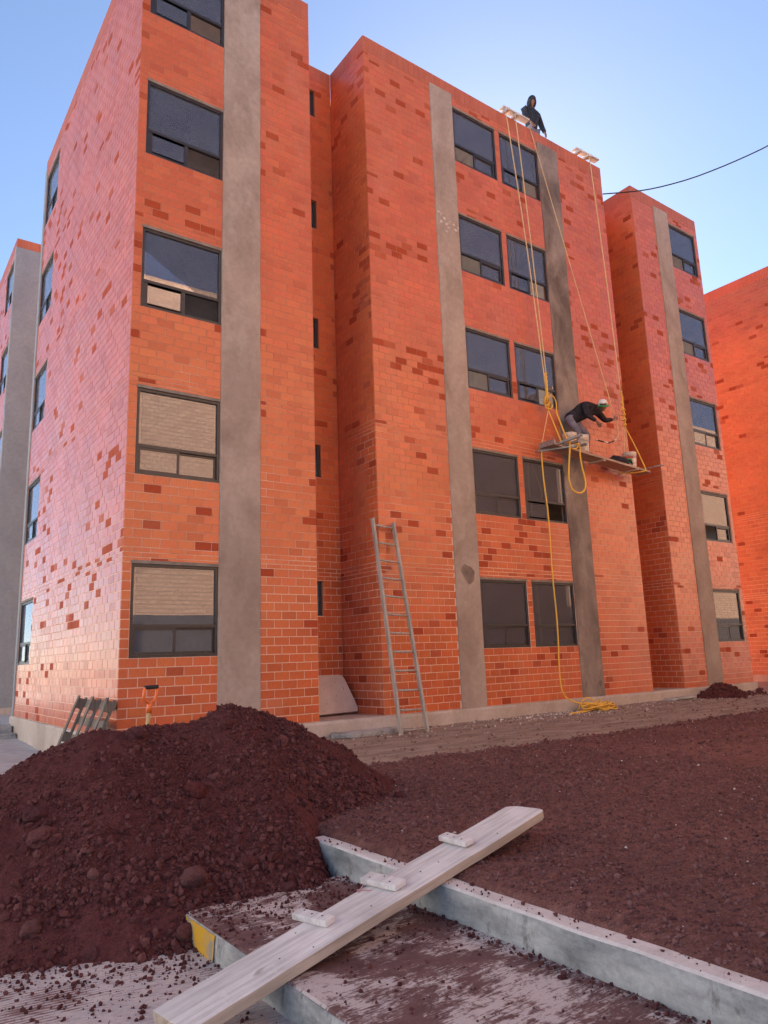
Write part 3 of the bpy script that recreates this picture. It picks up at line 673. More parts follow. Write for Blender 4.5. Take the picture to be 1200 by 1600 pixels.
yb.add([(-1.157, -5.411, ZR - 0.02), (-1.144, -5.411, ZS - 0.01), (-1.12, -5.411, ZS - 0.01), (-1.12, -5.411, ZR - 0.02)], [(0, 1, 2, 3)])
yb.build('painted_end', M_YELLOW, slab)
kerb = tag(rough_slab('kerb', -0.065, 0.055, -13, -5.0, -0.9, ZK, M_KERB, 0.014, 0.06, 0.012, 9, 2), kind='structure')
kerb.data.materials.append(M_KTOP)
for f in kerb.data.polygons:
    if abs(f.normal.z) > 0.5 and f.center.z > ZK - 0.05: f.material_index = 1  # upward faces take the tone with the painted skylight
def dirt_z(x, y): return -0.225 + np.clip(y, -3.4, 0) * 0.018 + 0.05 * (fbm(x * 0.8, y * 1.4, 61) - 0.5) + 0.014 * (fbm(x * 7, y * 7, 63) - 0.5) + np.clip((x - 9) * 0.006, 0, 0.06)
tag(grid('dirt_strip', 0.0, 24, -3.7, 0.6, 0.06, dirt_z, M_DIRT), kind='structure')
tag(MB().box(15.7, 24, 0.5, 12, -0.5, -0.20).build('alley', M_DIRT), kind='structure')
tag(MB().box(0.06, 15.6, 7.29, 11.02, -0.5, -0.16).build('courtyard', M_PATH), kind='structure')
tag(MB().box(-9, 0.06, 7.15, 30, -0.5, -0.15).build('courtyard', M_PATH), kind='structure')
st = thing('concrete_step', (-2, 6.7, -0.5), 'two rough concrete steps against the far end of the left wall', 'steps')
MB().box(-4, -0.07, 6.28, 6.75, -0.6, -0.285).build('tread', M_KERB, st, bevel=0.02)
MB().box(-4, -0.075, 6.72, 7.2, -0.6, -0.165).build('tread', M_KERB, st, bevel=0.02)
def soil_edge(x): return -2.95 + 0.22 * (fbm(x * 1.3, x * 0.2, 81, 4) - 0.5) * 2
def soil_z(x, y):
    z = -0.335 + np.clip((y + 8.5) / 5.5, 0, 1) * 0.075
    z = z + 0.07 * (fbm(x * 0.9, y * 0.9, 82, 3) - 0.5) * np.clip((x - 0.05) / 0.5, 0, 1) + 0.045 * (fbm(x * 3.3, y * 3.3, 83, 4) - 0.5) * np.clip((x - 0.05) / 0.2, 0.15, 1) + 0.022 * (fbm(x * 14, y * 14, 84, 3) - 0.5)
    z = z + 0.030 * np.clip((x - 0.05) / 0.1, 0, 1) - np.clip((0.055 - x) / 0.03, 0, 2) * 0.05
    z = z - 0.035 * np.exp(-((x - 0.35) / 0.4) ** 2 - ((y + 6.2) / 0.35) ** 2)
    e = np.clip((soil_edge(x) - y) / 0.10, -1.2, 1); return z + np.where(e < 1, (e - 1) * 0.05, 0)
tag(grid('soil_bed', 0.0, 6.5, -9.9, -2.6, 0.025, soil_z, M_SOIL), kind='structure')
tag(grid('soil_bed', 6.5, 30, -9.9, -2.6, 0.07, soil_z, M_SOIL), kind='structure')

# ------------------------------------------------------------------ the mound of red earth
RX = [-5.2, -4.4, -3.8, -3.2, -2.6, -2.25, -2.0, -1.7, -1.45, -1.1, -0.8, -0.57, -0.32, -0.1, 0.12, 0.38, 0.62, 1.02, 1.45, 1.8, 2.2]
RZ = [-1.3, -0.95, -0.68, -0.40, -0.12, 0.06, 0.19, 0.31, 0.42, 0.45, 0.445, 0.46, 0.54, 0.52, 0.44, 0.32, 0.19, -0.03, -0.27, -0.47, -0.85]
YC = -4.0
def mound_base(x, y):
    r = np.interp(x, RX, RZ); yy = y - YC
    sl = 0.78 + 0.26 * np.exp(-((x - 0.12) / 0.30) ** 2) * (yy < 0)
    h = r - sl * (np.sqrt(yy ** 2 + 0.2 ** 2) - 0.2)
    return h
def mound_z(x, y):
    h = mound_base(x, y)
    h = h + 0.11 * (fbm(x * 1.6, y * 1.6, 91, 3) - 0.5) + 0.07 * (fbm(x * 4.5, y * 4.5, 92, 3) - 0.5) + 0.040 * (fbm(x * 13, y * 13, 93, 3) - 0.5) + 0.018 * np.abs(fbm(x * 30, y * 30, 95, 2) - 0.5) * 2
    return h
mound = link('soil_mound', grid('soil_mound', -4.2, 2.1, -6.1, -2.0, 0.018, mound_z, M_MOUND, keep=lambda c: c[:, 2] > -0.72).data, M_MOUND)
# (the grid helper already linked one object; keep a single one)
for o in [o for o in COL.objects if o.name.startswith('soil_mound') and o is not mound]: bpy.data.objects.remove(o)
mound.name = 'soil_mound'
tag(mound, 'big heap of dark red volcanic earth on the road corner', 'soil heap')
def ground_z(x, y):
    x = np.asarray(x, float); y = np.asarray(y, float)
    z = np.where(x < -1.135, ZR, np.where(x < -0.065, np.where(y < -5.42, ZS, ZR), np.where(x < 0.05, np.where(y < -5.0, ZK, soil_z(x, y)), soil_z(x, y))))
    return z
def top_z(x, y): return np.maximum(ground_z(x, y), mound_z(x, y))

# ------------------------------------------------------------------ clods and stones
_p = (1 + 5 ** 0.5) / 2
ICO_V = np.array([(-1, _p, 0), (1, _p, 0), (-1, -_p, 0), (1, -_p, 0), (0, -1, _p), (0, 1, _p), (0, -1, -_p), (0, 1, -_p), (_p, 0, -1), (_p, 0, 1), (-_p, 0, -1), (-_p, 0, 1)]) / math.sqrt(1 + _p * _p)
ICO_F = np.array([(0, 11, 5), (0, 5, 1), (0, 1, 7), (0, 7, 10), (0, 10, 11), (1, 5, 9), (5, 11, 4), (11, 10, 2), (10, 7, 6), (7, 1, 8), (3, 9, 4), (3, 4, 2), (3, 2, 6), (3, 6, 8), (3, 8, 9), (4, 9, 5), (2, 4, 11), (6, 2, 10), (8, 6, 7), (9, 8, 1)])
def clods(name, P, size, mt=None, pal=((0.10, 0.034, 0.029), (0.17, 0.072, 0.06)), sink=0.25, smooth=False):
    n = len(P); q = RNG.normal(size=(n, 4)); q /= np.linalg.norm(q, axis=1)[:, None]; w, x, y, z = q.T
    Rm = np.stack([1 - 2 * (y * y + z * z), 2 * (x * y - z * w), 2 * (x * z + y * w), 2 * (x * y + z * w), 1 - 2 * (x * x + z * z), 2 * (y * z - x * w), 2 * (x * z - y * w), 2 * (y * z + x * w), 1 - 2 * (x * x + y * y)], -1).reshape(n, 3, 3)
    sc = RNG.uniform(0.7, 1.15, (n, 1, 3)); v = ICO_V[None] * RNG.uniform(0.55, 1.32, (n, 12, 1)) * sc * size[:, None, None]
    v = np.einsum('nij,nkj->nki', Rm, v) + P[:, None, :] + np.array([0, 0, 1.0]) * (size * (1 - 2 * sink))[:, None, None] * 0.5
    F = (ICO_F[None] + (np.arange(n) * 12)[:, None, None]).reshape(-1, 3)
    tt = RNG.uniform(0, 1, (n, 1)); c = np.array(pal[0]) * (1 - tt) + np.array(pal[1]) * tt; c = np.concatenate([c, np.ones((n, 1))], 1)
    return link(name, np_mesh(name, v.reshape(-1, 3), F, np.repeat(c, 20, 0), smooth), mt or M_CLOD)
def scatter_mound(n, smin, smax, foot):
    x = RNG.uniform(-3.6, 1.9, n * 4); y = RNG.uniform(-5.95, -2.9, n * 4); h = mound_z(x, y); gz = ground_z(x, y)
    hh = h - gz; ok = hh > -0.02
    cl = np.clip((fbm(x * 2.4, y * 2.4, 101, 3) - 0.36) / 0.22, 0.03, 1); pr = np.where(foot, np.exp(-np.clip(hh, 0, 2) / 0.40) * cl + 0.25 * np.clip((x + 0.6) / 1.2, 0, 1) * cl, cl)
    ok &= RNG.uniform(0, 1, n * 4) < pr
    x, y = x[ok][:n], y[ok][:n]; s = smin + (smax - smin) * RNG.uniform(0, 1, len(x)) ** 2.6
    return np.stack([x, y, top_z(x, y)], -1), s
PM = ((0.072, 0.023, 0.023), (0.150, 0.057, 0.054))
P1, s1 = scatter_mound(26000, 0.004, 0.014, False); P2, s2 = scatter_mound(17000, 0.007, 0.030, True); P3, s3 = scatter_mound(300, 0.024, 0.048, True)
mc = clods('clods', np.concatenate([P1, P2, P3]), np.concatenate([s1, s2, s3]), pal=PM); attach(mc, mound); tag(mc, kind='stuff')
# crumbs spilled over road, slab and kerb
def spill(n, smin, smax, xr, yr, fall):
    x = RNG.uniform(*xr, n * 6); y = RNG.uniform(*yr, n * 6); d = ground_z(x, y) - mound_z(x, y)
    ok = (d > 0) & (RNG.uniform(0, 1, n * 6) < np.exp(-np.clip(d, 0, 9) / fall)); x, y = x[ok][:n], y[ok][:n]
    s = smin + (smax - smin) * RNG.uniform(0, 1, len(x)) ** 3
    return np.stack([x, y, ground_z(x, y)], -1), s
Q = [spill(2200, 0.002, 0.016, (-3.2, -0.1), (-7.4, -5.2), 0.35), spill(600, 0.002, 0.010, (-1.1, -0.07), (-8.6, -5.4), 3.0), spill(160, 0.003, 0.013, (-0.05, 0.04), (-8.5, -5.1), 9), spill(500, 0.003, 0.014, (-0.16, -0.07), (-8.5, -5.4), 9), spill(260, 0.003, 0.014, (-2.6, -1.15), (-8.0, -5.5), 4)]
tag(clods('soil_crumbs', np.concatenate([q[0] for q in Q]), np.concatenate([q[1] for q in Q]), pal=PM, sink=0.15), kind='stuff')
# stones in the soil bed
def bed(n, smin, smax, x1, y0, pw):
    x = 0.07 + (x1 - 0.07) * RNG.uniform(0, 1, n); y = RNG.uniform(y0, -2.95, n)
    s = smin + (smax - smin) * RNG.uniform(0, 1, n) ** pw; ok = (y < soil_edge(x) + 0.02); x, y, s = x[ok], y[ok], s[ok]
    return np.stack([x, y, soil_z(x, y)], -1), s
Q = [bed(34000, 0.0035, 0.011, 4.5, -8.6, 2.2), bed(12000, 0.006, 0.020, 4.5, -8.6, 3.2), bed(9000, 0.008, 0.026, 14, -5.5, 3.5)]
x = RNG.uniform(0.9, 14, 2600); y = soil_edge(x) + RNG.normal(0, 0.10, 2600); Q.append((np.stack([x, y, np.maximum(soil_z(x, y), dirt_z(x, y))], -1), 0.01 + 0.03 * RNG.uniform(0, 1, 2600) ** 3))
tag(clods('soil_stones', np.concatenate([q[0] for q in Q]), np.concatenate([q[1] for q in Q]), pal=((0.095, 0.040, 0.040), (0.21, 0.105, 0.098)), sink=0.35), kind='stuff')
# pale grit
n = 260; x = RNG.uniform(0.2, 9, n); y = RNG.uniform(-8.4, -3, n)
A = (np.stack([x, y, soil_z(x, y)], -1), 0.004 + 0.010 * RNG.uniform(0, 1, n) ** 3)
n = 900; x = RNG.uniform(3, 15, n); y = -0.10 - np.abs(RNG.normal(0, 0.55, n)); B = (np.stack([x, y, dirt_z(x, y)], -1), 0.005 + 0.016 * RNG.uniform(0, 1, n) ** 3)
n = 300; x = RNG.normal(8.2, 0.8, n); y = -0.15 - np.abs(RNG.normal(0, 0.3, n)); C = (np.stack([x, y, dirt_z(x, y)], -1), 0.008 + 0.02 * RNG.uniform(0, 1, n) ** 3)
tag(clods('plaster_chips', np.concatenate([A[0], B[0], C[0]]), np.concatenate([A[1], B[1], C[1]]), pal=((0.40, 0.34, 0.31), (0.66, 0.60, 0.56)), sink=0.3), kind='stuff')
n = 2200; x = RNG.uniform(0.6, 15, n); y = RNG.uniform(-2.9, -0.1, n)
tag(clods('dirt_pebbles', np.stack([x, y, dirt_z(x, y)], -1), 0.006 + 0.022 * RNG.uniform(0, 1, n) ** 4, pal=((0.13, 0.07, 0.055), (0.30, 0.22, 0.17)), sink=0.3), kind='stuff')
# lumps one can pick out on the heap
def lump(px, py, size, label, group=None, col=(0.11, 0.038, 0.037), parent_name='earth_lump'):
    d = (cf * FPX + cr * (px - 600) - cu * (py - 800)).normalized(); tq = 3.0
    while tq < 11:
        p = CAM + d * tq
        if p.z < float(top_z(p.x, p.y)): break
        tq += 0.01
    import bmesh
    bm = bmesh.new(); bmesh.ops.create_icosphere(bm, subdivisions=3, radius=1.0); ax = [random.uniform(0.8, 1.25) for _ in range(3)]; sd = random.randint(0, 999)
    for v in bm.verts:
        c = v.co.copy(); n1 = float(fbm(c.x * 1.4 + c.z * 1.1 + 7, c.y * 1.4 - c.z * 0.9, sd, 3)); n2 = float(fbm(c.x * 5 + c.z * 4, c.y * 5 - c.z * 3, sd + 5, 3))
        k = size * (0.62 + 0.75 * n1 + 0.16 * (n2 - 0.5)); v.co = Vector((c.x * ax[0], c.y * ax[1], c.z * ax[2] * 0.85)) * k
    me = bpy.data.meshes.new(parent_name); bm.to_mesh(me); bm.free()
    col = (col[0] * 0.78, col[1] * 0.82, col[2] * 0.90); at = me.attributes.new('tone', 'FLOAT_COLOR', 'FACE'); at.data.foreach_set('color', np.tile(np.array([*col, 1.0], np.float32), len(me.polygons)))
    o = link(parent_name, me, M_CLOD); o.location = p + Vector((0, 0, size * 0.08)); o.rotation_euler = (random.uniform(-.4, .4), random.uniform(-.4, .4), random.uniform(0, 6))
    return tag(o, label, 'clod', group)
G = 'lumps of earth on the heap'
lump(352, 1136, 0.062, 'roundish dark lump of earth just below the top of the heap', G, (0.105, 0.030, 0.027))
lump(305, 1238, 0.085, 'biggest upright lump of red earth in the middle of the heap', G, (0.125, 0.032, 0.028))
lump(212, 1148, 0.06, 'lump of earth at the heap rim below the orange shovel', G)
lump(55, 1275, 0.075, 'broad half buried lump at the upper left of the heap', G)
lump(62, 1310, 0.085, 'large reddish lump low on the left flank of the heap', G, (0.15, 0.052, 0.045))
lump(300, 1375, 0.085, 'wide lump of earth just above the yellow painted slab end', G, (0.16, 0.062, 0.054))
lump(385, 1350, 0.06, 'dark clod near the right lower side of the heap', G, (0.11, 0.033, 0.029))
lump(368, 1222, 0.045, 'small dark clod right of the biggest lump on the heap', G, (0.10, 0.03, 0.027))
lump(450, 1388, 0.05, 'clod at the heap foot left of the kerb end', G)
lump(290, 1458, 0.062, 'clod lying against the yellow painted slab corner', G, (0.15, 0.055, 0.047))
lump(146, 1368, 0.038, 'small pale clod in the lower middle of the heap', G, (0.19, 0.08, 0.068))
lump(145, 1492, 0.04, 'clod at the front foot of the heap above the road', G)
lump(622, 1246, 0.05, 'dark clod at the right hand tip of the heap', G, (0.09, 0.028, 0.026))
lump(48, 1452, 0.05, 'clod near the left front foot of the heap', G, (0.14, 0.055, 0.047))
lump(878, 1530, 0.020, 'lone dark crumb lying on the dusty slab', None, (0.09, 0.03, 0.028))

# ------------------------------------------------------------------ plank with three cleats
def zt_pl(x): return -0.449 + 0.159 * (x + 1.13) + 0.012
pa = Vector((-1.66, -6.585, zt_pl(-1.66))); pb = Vector((0.955, -6.155, zt_pl(0.955)))
ax = (pb - pa).normalized(); ay = Vector((0, 0, 1)).cross(ax).normalized(); az = ax.cross(ay); PL = (pb - pa).length
plank = thing('plank', pa, 'long bleached wooden plank with three cleats lying over the concrete kerb', 'plank')
plank.rotation_euler = Matrix((ax, ay, az)).transposed().to_euler()
MW = Matrix.Translation(pa) @ Matrix((ax, ay, az)).transposed().to_4x4()
def plank_mesh(L, W, T, rnd):
    import bmesh
    bm = bmesh.new(); out = []; nsx = 26
    for i in range(nsx + 1):
        x = L * i / nsx; out.append((x, -W / 2 + 0.0035 * (float(vnoise(x * 6, 1, 5)) - 0.5) * 2))
    out[-1] = (L - rnd, out[-1][1]); out.append((L - rnd * 0.25, -W / 2 + rnd * 0.3)); out.append((L, -W / 2 + rnd))
    out.append((L - 0.01, W / 2 - rnd * 1.2)); out.append((L - rnd * 0.9, W / 2))
    for i in range(nsx - 1, -1, -1):
        x = L * i / nsx; out.append((x, W / 2 + 0.0035 * (float(vnoise(x * 6, 2, 6)) - 0.5) * 2))
    top = [bm.verts.new((x, y, 0.003 * math.sin(x * 2.1))) for x, y in out]; bot = [bm.verts.new((x, y, -T + 0.003 * math.sin(x * 2.1))) for x, y in out]
    bm.faces.new(top); bm.faces.new(bot[::-1]); n = len(out)
    side = [bm.faces.new((top[(i + 1) % n], top[i], bot[i], bot[(i + 1) % n])) for i in range(n)]
    for f in side: f.material_index = 1
    bmesh.ops.recalc_face_normals(bm, faces=bm.faces)
    me = bpy.data.meshes.new('board'); bm.to_mesh(me); bm.free(); me.materials.append(M_PLANK); me.materials.append(M_PLANK_EDGE); return me
bo = link('board', plank_mesh(PL, 0.29, 0.052, 0.05), None); bo.matrix_basis = MW; attach(bo, plank)
bv = bo.modifiers.new('bevel', 'BEVEL'); bv.width = 0.004; bv.segments = 2; bv.limit_method = 'ANGLE'
def local_on_plank(px, py):
    d = cf * FPX + cr * (px - 600) - cu * (py - 800); k = (pa - CAM).dot(az) / d.dot(az); q = CAM + d * k - pa; return q.dot(ax), q.dot(ay)
for (px, py, rz, L, W) in ((490, 1440, 0.10, 0.245, 0.072), (599, 1383, 0.05, 0.265, 0.095), (713, 1317, -0.10, 0.235, 0.078)):
    lx, ly = local_on_plank(px, py)
    Mc = MW @ Matrix.Translation((lx, ly, 0.003)) @ Matrix.Rotation(rz, 4, 'Z')
    c = MB().box(-W / 2, W / 2, -L / 2, L / 2, 0, 0.034).build('cleat', M_PLANK, None, bevel=0.008); c.matrix_basis = Mc; attach(c, plank)
    nb = MB()
    for k in range(3): nb.lathe([(0.0001, 0.0365), (0.005, 0.036), (0.005, 0.03)], (random.uniform(-W * .25, W * .25), L * (0.3 - 0.28 * k), 0), 8)
    nl = nb.build('nail', M_BLACK, None); nl.matrix_basis = Mc; attach(nl, c)
lx, ly = local_on_plank(572, 1392)
mk = MB().box(-0.045, 0.055, -0.004, 0.004, 0.0035, 0.0055, Matrix.Translation((lx, ly + 0.04, 0)) @ Matrix.Rotation(0.5, 4, 'Z')).box(-0.06, 0.03, -0.004, 0.004, 0.0036, 0.0056, Matrix.Translation((lx, ly - 0.005, 0)) @ Matrix.Rotation(-1.2, 4, 'Z')).build('crayon_mark', M_PENCIL); mk.matrix_basis = MW; attach(mk, plank)
kb = MB()
for k in range(7):
    kx, ky = random.uniform(0.2, PL - 0.2), random.uniform(-0.11, 0.11); kb.lathe([(0.0001, 0.0045), (0.004, 0.004), (0.0045, 0.002)], (kx, ky, 0), 8)
kb = kb.build('nail', M_BLACK); kb.matrix_basis = MW; attach(kb, plank)

# ------------------------------------------------------------------ ladder
lad = thing('ladder', (4.33, -0.6, -0.27), 'grey wooden ladder leaning on the corner of the middle brick block', 'ladder')
fl, frt = Vector((4.085, -0.60, -0.285)), Vector((4.59, -0.62, -0.285)); tl, tr_ = Vector((4.045, -0.075, 3.20)), Vector((4.47, -0.075, 3.16))
for a_, b_ in ((fl, tl), (frt, tr_)): MB().bar(a_, b_, 0.042, 0.07, (0, 1, 0)).build('stile', M_WOODV, lad, bevel=0.006)
for k in range(12):
    f = 0.028 + k * 0.0855; p, q = fl.lerp(tl, f), frt.lerp(tr_, f); dz = random.uniform(-0.008, 0.008)
    MB().tube([p, p.lerp(q, 0.5) + Vector((0, 0, dz * 0.5 - 0.003)), q + Vector((0, 0, dz))], 0.017, 8).build('rung', M_WOODV, lad, smooth=True)

# ------------------------------------------------------------------ pallet, shovel, slabs by the wall
pal = thing('pallet', (-0.3, 0.65, -0.5), 'weathered wooden pallet leaning on the left wall behind the soil heap', 'pallet')
MP = Matrix.Translation((-0.445, -0.12, -0.56)) @ Matrix.Rotation(R(90), 4, 'Z') @ Matrix.Rotation(R(21), 4, 'X')
def prt(name, x0, x1, y0, y1, z0, z1, j=0.0):
    Mj = MP @ Matrix.Translation(((x0 + x1) / 2, (y0 + y1) / 2, (z0 + z1) / 2)) @ Matrix.Rotation(random.uniform(-j, j), 4, 'Y')
    w, d, h = (x1 - x0) / 2, (y1 - y0) / 2, (z1 - z0) / 2
    return MB().box(-w, w, -d, d, -h, h, Mj).build(name, M_PALLET, pal, bevel=0.005)
# pallet frame: x along the wall, z up the lean, y away from the wall (negative = towards the wall)
for k in range(5): prt('deck_board', 0.0, 1.5, -0.018, 0.0, 0.02 + k * 0.245, 0.13 + k * 0.245, 0.012)
for x0 in (0.0, 0.69, 1.40):
    prt('runner', x0, x0 + 0.10, 0.0, 0.02, 0.01, 1.13, 0.01)
    for k in range(3): prt('block', x0 + 0.003, x0 + 0.097, 0.02, 0.10, 0.02 + k * 0.47, 0.16 + k * 0.47)
    prt('bottom_board', x0, x0 + 0.10, 0.10, 0.118, 0.01, 1.13, 0.012)
sh = thing('shovel', (-0.83, -3.72, 0.3), 'shovel with orange plastic handle stuck in the soil heap', 'shovel')
hb, ht = Vector((-0.86, -3.72, 0.20)), Vector((-0.815, -3.70, 0.585))
MB().tube([hb - Vector((0.012, 0.0, 0.1)), hb, ht], 0.017, 10).build('shaft', M_SHAFT, sh, smooth=True)
MB().tube([ht - Vector((0.006, 0, 0.05)), ht + Vector((0, 0, 0.035))], [0.023, 0.021], 12).build('socket', M_ORANGE, sh, smooth=True)
Rr = []
for k in range(13):
    a_ = math.pi * k / 12; Rr.append(ht + Vector((0.062 * math.cos(math.pi + a_) * 1.0, 0.03 * math.cos(math.pi + a_), 0.09 - 0.058 * math.sin(a_))))
up_ = Vector((0.008, 0, 0.065))
MB().tube([Rr[0] + up_] + Rr + [Rr[-1] + up_], 0.0125, 10).build('grip_fork', M_ORANGE, sh, smooth=True)
MB().tube([Rr[0] + up_, Rr[-1] + up_], 0.0165, 10).build('grip', M_BLACK, sh, smooth=True)
bl = MB()                                            # blade, buried in the heap
for i in range(5):
    bl.add([hb + Vector((-0.11 + 0.02 * i * 0, 0, 0))] * 0, [])
pts = []; nb_ = 6
for i in range(nb_ + 1):
    tz = -0.05 - 0.28 * i / nb_; wdt = 0.105 * (1 - (i / nb_) ** 3 * 0.9)
    for k in range(5): s_ = (k - 2) / 2; pts.append(hb + Vector((s_ * wdt, 0.02 - 0.03 * s_ * s_, tz)))
bl.add(pts, [(i * 5 + k, i * 5 + k + 1, (i + 1) * 5 + k + 1, (i + 1) * 5 + k) for i in range(nb_) for k in range(4)])
bo2 = bl.build('blade', M_STEEL, sh); so = bo2.modifiers.new('solid', 'SOLIDIFY'); so.thickness = 0.003

import bmesh
def poly_slab(name, pts, th, mt, parent=None, bevel=0.012):
    """flat irregular slab from a list of 3-D corner points, given thickness along its normal"""
    pts = [Vector(p) for p in pts]; n = (pts[1] - pts[0]).cross(pts[2] - pts[0]).normalized(); bm = bmesh.new()
    a_ = [bm.verts.new(p) for p in pts]; b_ = [bm.verts.new(p - n * th) for p in pts]; bm.faces.new(a_); bm.faces.new(b_[::-1])
    k = len(pts)
    for i in range(k): bm.faces.new((a_[(i + 1) % k], a_[i], b_[i], b_[(i + 1) % k]))
    bmesh.ops.recalc_face_normals(bm, faces=bm.faces); me = bpy.data.meshes.new(name); bm.to_mesh(me); bm.free()
    o = link(name, me, mt, parent); b = o.modifiers.new('bevel', 'BEVEL'); b.width = bevel; b.segments = 2; b.limit_method = 'ANGLE'; return o
tag(poly_slab('concrete_slab', [(3.12, 0.72, 0.03), (4.185, 0.72, 0.05), (4.20, 0.75, 0.12), (4.095, 0.97, 0.58), (4.06, 1.0, 0.63), (3.99, 1.01, 0.655), (3.12, 1.02, 0.66)], 0.06, M_SPECK, bevel=0.004), 'speckled pinkish concrete panel leaning in the wall recess', 'panel')
tag(poly_slab('paving_slab', [(3.02, -0.30, -0.165), (3.30, -0.50, -0.165), (4.1, -0.42, -0.175), (4.45, -0.10, -0.175), (3.15, -0.09, -0.165)], 0.07, M_KERB), 'flat grey slab lying on the dirt below the recess step', 'slab')
tag(poly_slab('paving_slab', [(11.5, -0.42, -0.155), (12.6, -0.30, -0.15), (12.62, -0.12, -0.15), (11.5, -0.2, -0.155)], 0.05, M_KERB), 'thin grey slab on the dirt left of the small red heap', 'slab')
# little red heap at the far pilaster
def heap_z(x, y):
    r = ((x - 13.55) / 0.75) ** 2 + ((y + 0.35) / 0.45) ** 2; return -0.25 + 0.30 * np.exp(-r * 1.6) + 0.10 * (fbm(x * 6, y * 6, 120, 4) - 0.5) * np.exp(-r * 0.8)
hp = grid('soil_mound', 12.5, 14.7, -1.1, -0.07, 0.04, heap_z, M_MOUND, keep=lambda c: c[:, 2] > -0.24); tag(hp, 'small red earth heap at the foot of the far cement strip', 'soil heap')
n = 500; x = RNG.normal(13.6, 0.45, n); y = np.clip(RNG.normal(-0.45, 0.22, n), -1.2, -0.1)
hc = clods('clods', np.stack([x, y, np.maximum(heap_z(x, y), dirt_z(x, y))], -1), 0.012 + 0.035 * RNG.uniform(0, 1, n) ** 2, pal=PM); attach(hc, hp); tag(hc, kind='stuff')
for k, (lx_, ly_, sz_) in enumerate(((14.75, -0.35, 0.07), (15.15, -0.40, 0.08), (15.45, -0.30, 0.06), (14.6, -0.75, 0.06))):
    o = clods('earth_lump', np.array([[lx_, ly_, float(dirt_z(lx_, ly_))]]), np.array([sz_]), pal=PM); tag(o, ['loose red lump nearest the small far heap beside the far corner', 'largest loose red lump on the dirt by the building corner', 'rightmost loose red lump at the far building corner', 'loose red lump lying furthest out on the dirt by the far heap'][k], 'clod', 'loose lumps by the far corner')

# ------------------------------------------------------------------ ropes and hanging platform
plat = thing('hanging_platform', (9.7, -0.33, 4.95), 'wooden work platform hung on ropes before the brick wall', 'work platform')
def pz(x): return 4.985 - 0.062 * (x - 8.2)           # underside height
deck = MB(); A0, A1, Y0, Y1 = 8.22, 11.42, -0.52, -0.17
deck.add([(A0, Y0, pz(A0)), (A1, Y0, pz(A1)), (A1, Y1, pz(A1)), (A0, Y1, pz(A0)), (A0, Y0, pz(A0) + 0.05), (A1, Y0, pz(A1) + 0.05), (A1, Y1, pz(A1) + 0.05), (A0, Y1, pz(A0) + 0.05)], [(0, 3, 2, 1), (4, 5, 6, 7), (0, 1, 5, 4), (1, 2, 6, 5), (2, 3, 7, 6), (3, 0, 4, 7)])
deck.build('board', M_DECK, plat, bevel=0.006)
MB().box(A0 - 0.02, A0 + 0.03, Y0 - 0.03, Y1 + 0.02, pz(A0) - 0.01, pz(A0) + 0.10).build('end_channel', M_STEEL, plat)
MB().bar((A0 + 0.28, Y0 - 0.50, pz(A0) + 0.11), (A0 + 0.05, Y1 + 0.1, pz(A0) - 0.03), 0.05, 0.045).build('cross_bar', M_STEEL, plat)
MB().bar((8.62, -0.15, pz(8.6) + 0.075), (8.66, -0.80, pz(8.6) + 0.085), 0.05, 0.045).build('cross_bar', M_STEEL, plat)
MB().bar((8.88, -0.15, pz(8.9) + 0.075), (8.93, -0.78, pz(8.9) + 0.085), 0.05, 0.045).build('cross_bar', M_STEEL, plat)
MB().bar((A0 + 0.05, -0.14, pz(A0) - 0.04), (A0 + 0.42, -0.72, pz(A0) - 0.03), 0.035, 0.03).build('cross_bar', M_STEEL, plat)
MB().bar((9.75, Y1 + 0.01, pz(9.75) - 0.025), (9.80, Y0 - 0.005, pz(9.8) - 0.025), 0.09, 0.04).build('batten', M_DECK, plat)
MB().tube([(11.2, -0.10, pz(11.2) + 0.07), (11.3, -0.55, pz(11.3) + 0.075), (11.34, -0.86, pz(11.3) + 0.08), (11.37, -0.90, pz(11.3) + 0.06)], 0.016, 8).build('cross_bar', M_STEEL, plat, smooth=True)
MB().bar((10.9, -0.10, pz(10.9) - 0.02), (10.92, -0.56, pz(10.9) - 0.02), 0.05, 0.035).build('batten', M_DECK, plat)
def sag(a, b, n=14, s=0.0, sway=0.0):
    a, b = Vector(a), Vector(b); return [a.lerp(b, i / n) + Vector((sway * math.sin(math.pi * i / n), 0, -s * 4 * (i / n) * (1 - i / n))) for i in range(n + 1)]
def smooth_pts(pts, it=2):
    pts = [Vector(p) for p in pts]
    for _ in range(it):
        q = [pts[0]]
        for a_, b_ in zip(pts[:-1], pts[1:]): q += [a_ * 0.75 + b_ * 0.25, a_ * 0.25 + b_ * 0.75]
        pts = q + [pts[-1]]
    return pts
KN = Vector((8.46, -0.25, 6.02))
rope = thing('rope', (8.46, -0.25, 6.0), 'yellow rope tackle holding the left end of the hanging platform', 'rope')
MB().tube(sag((7.97, -0.14, 12.80), KN + Vector((-0.03, 0, 0.3)), 16, 0, 0.05), 0.013, 6).build('strand', M_ROPE_PALE, rope, smooth=True)
MB().tube(sag((8.28, -0.14, 12.82), KN + Vector((0.03, 0, 0.3)), 16, 0, 0.02), 0.013, 6).build('strand', M_ROPE_PALE, rope, smooth=True)
kn = MB()
for k in range(3):                                   # twisted lay above the knot
    kn.tube([KN + Vector((0.022 * math.cos(i * 0.9 + k * 2.1), 0.022 * math.sin(i * 0.9 + k * 2.1), 0.10 + i * 0.04)) for i in range(14)], 0.014, 6)
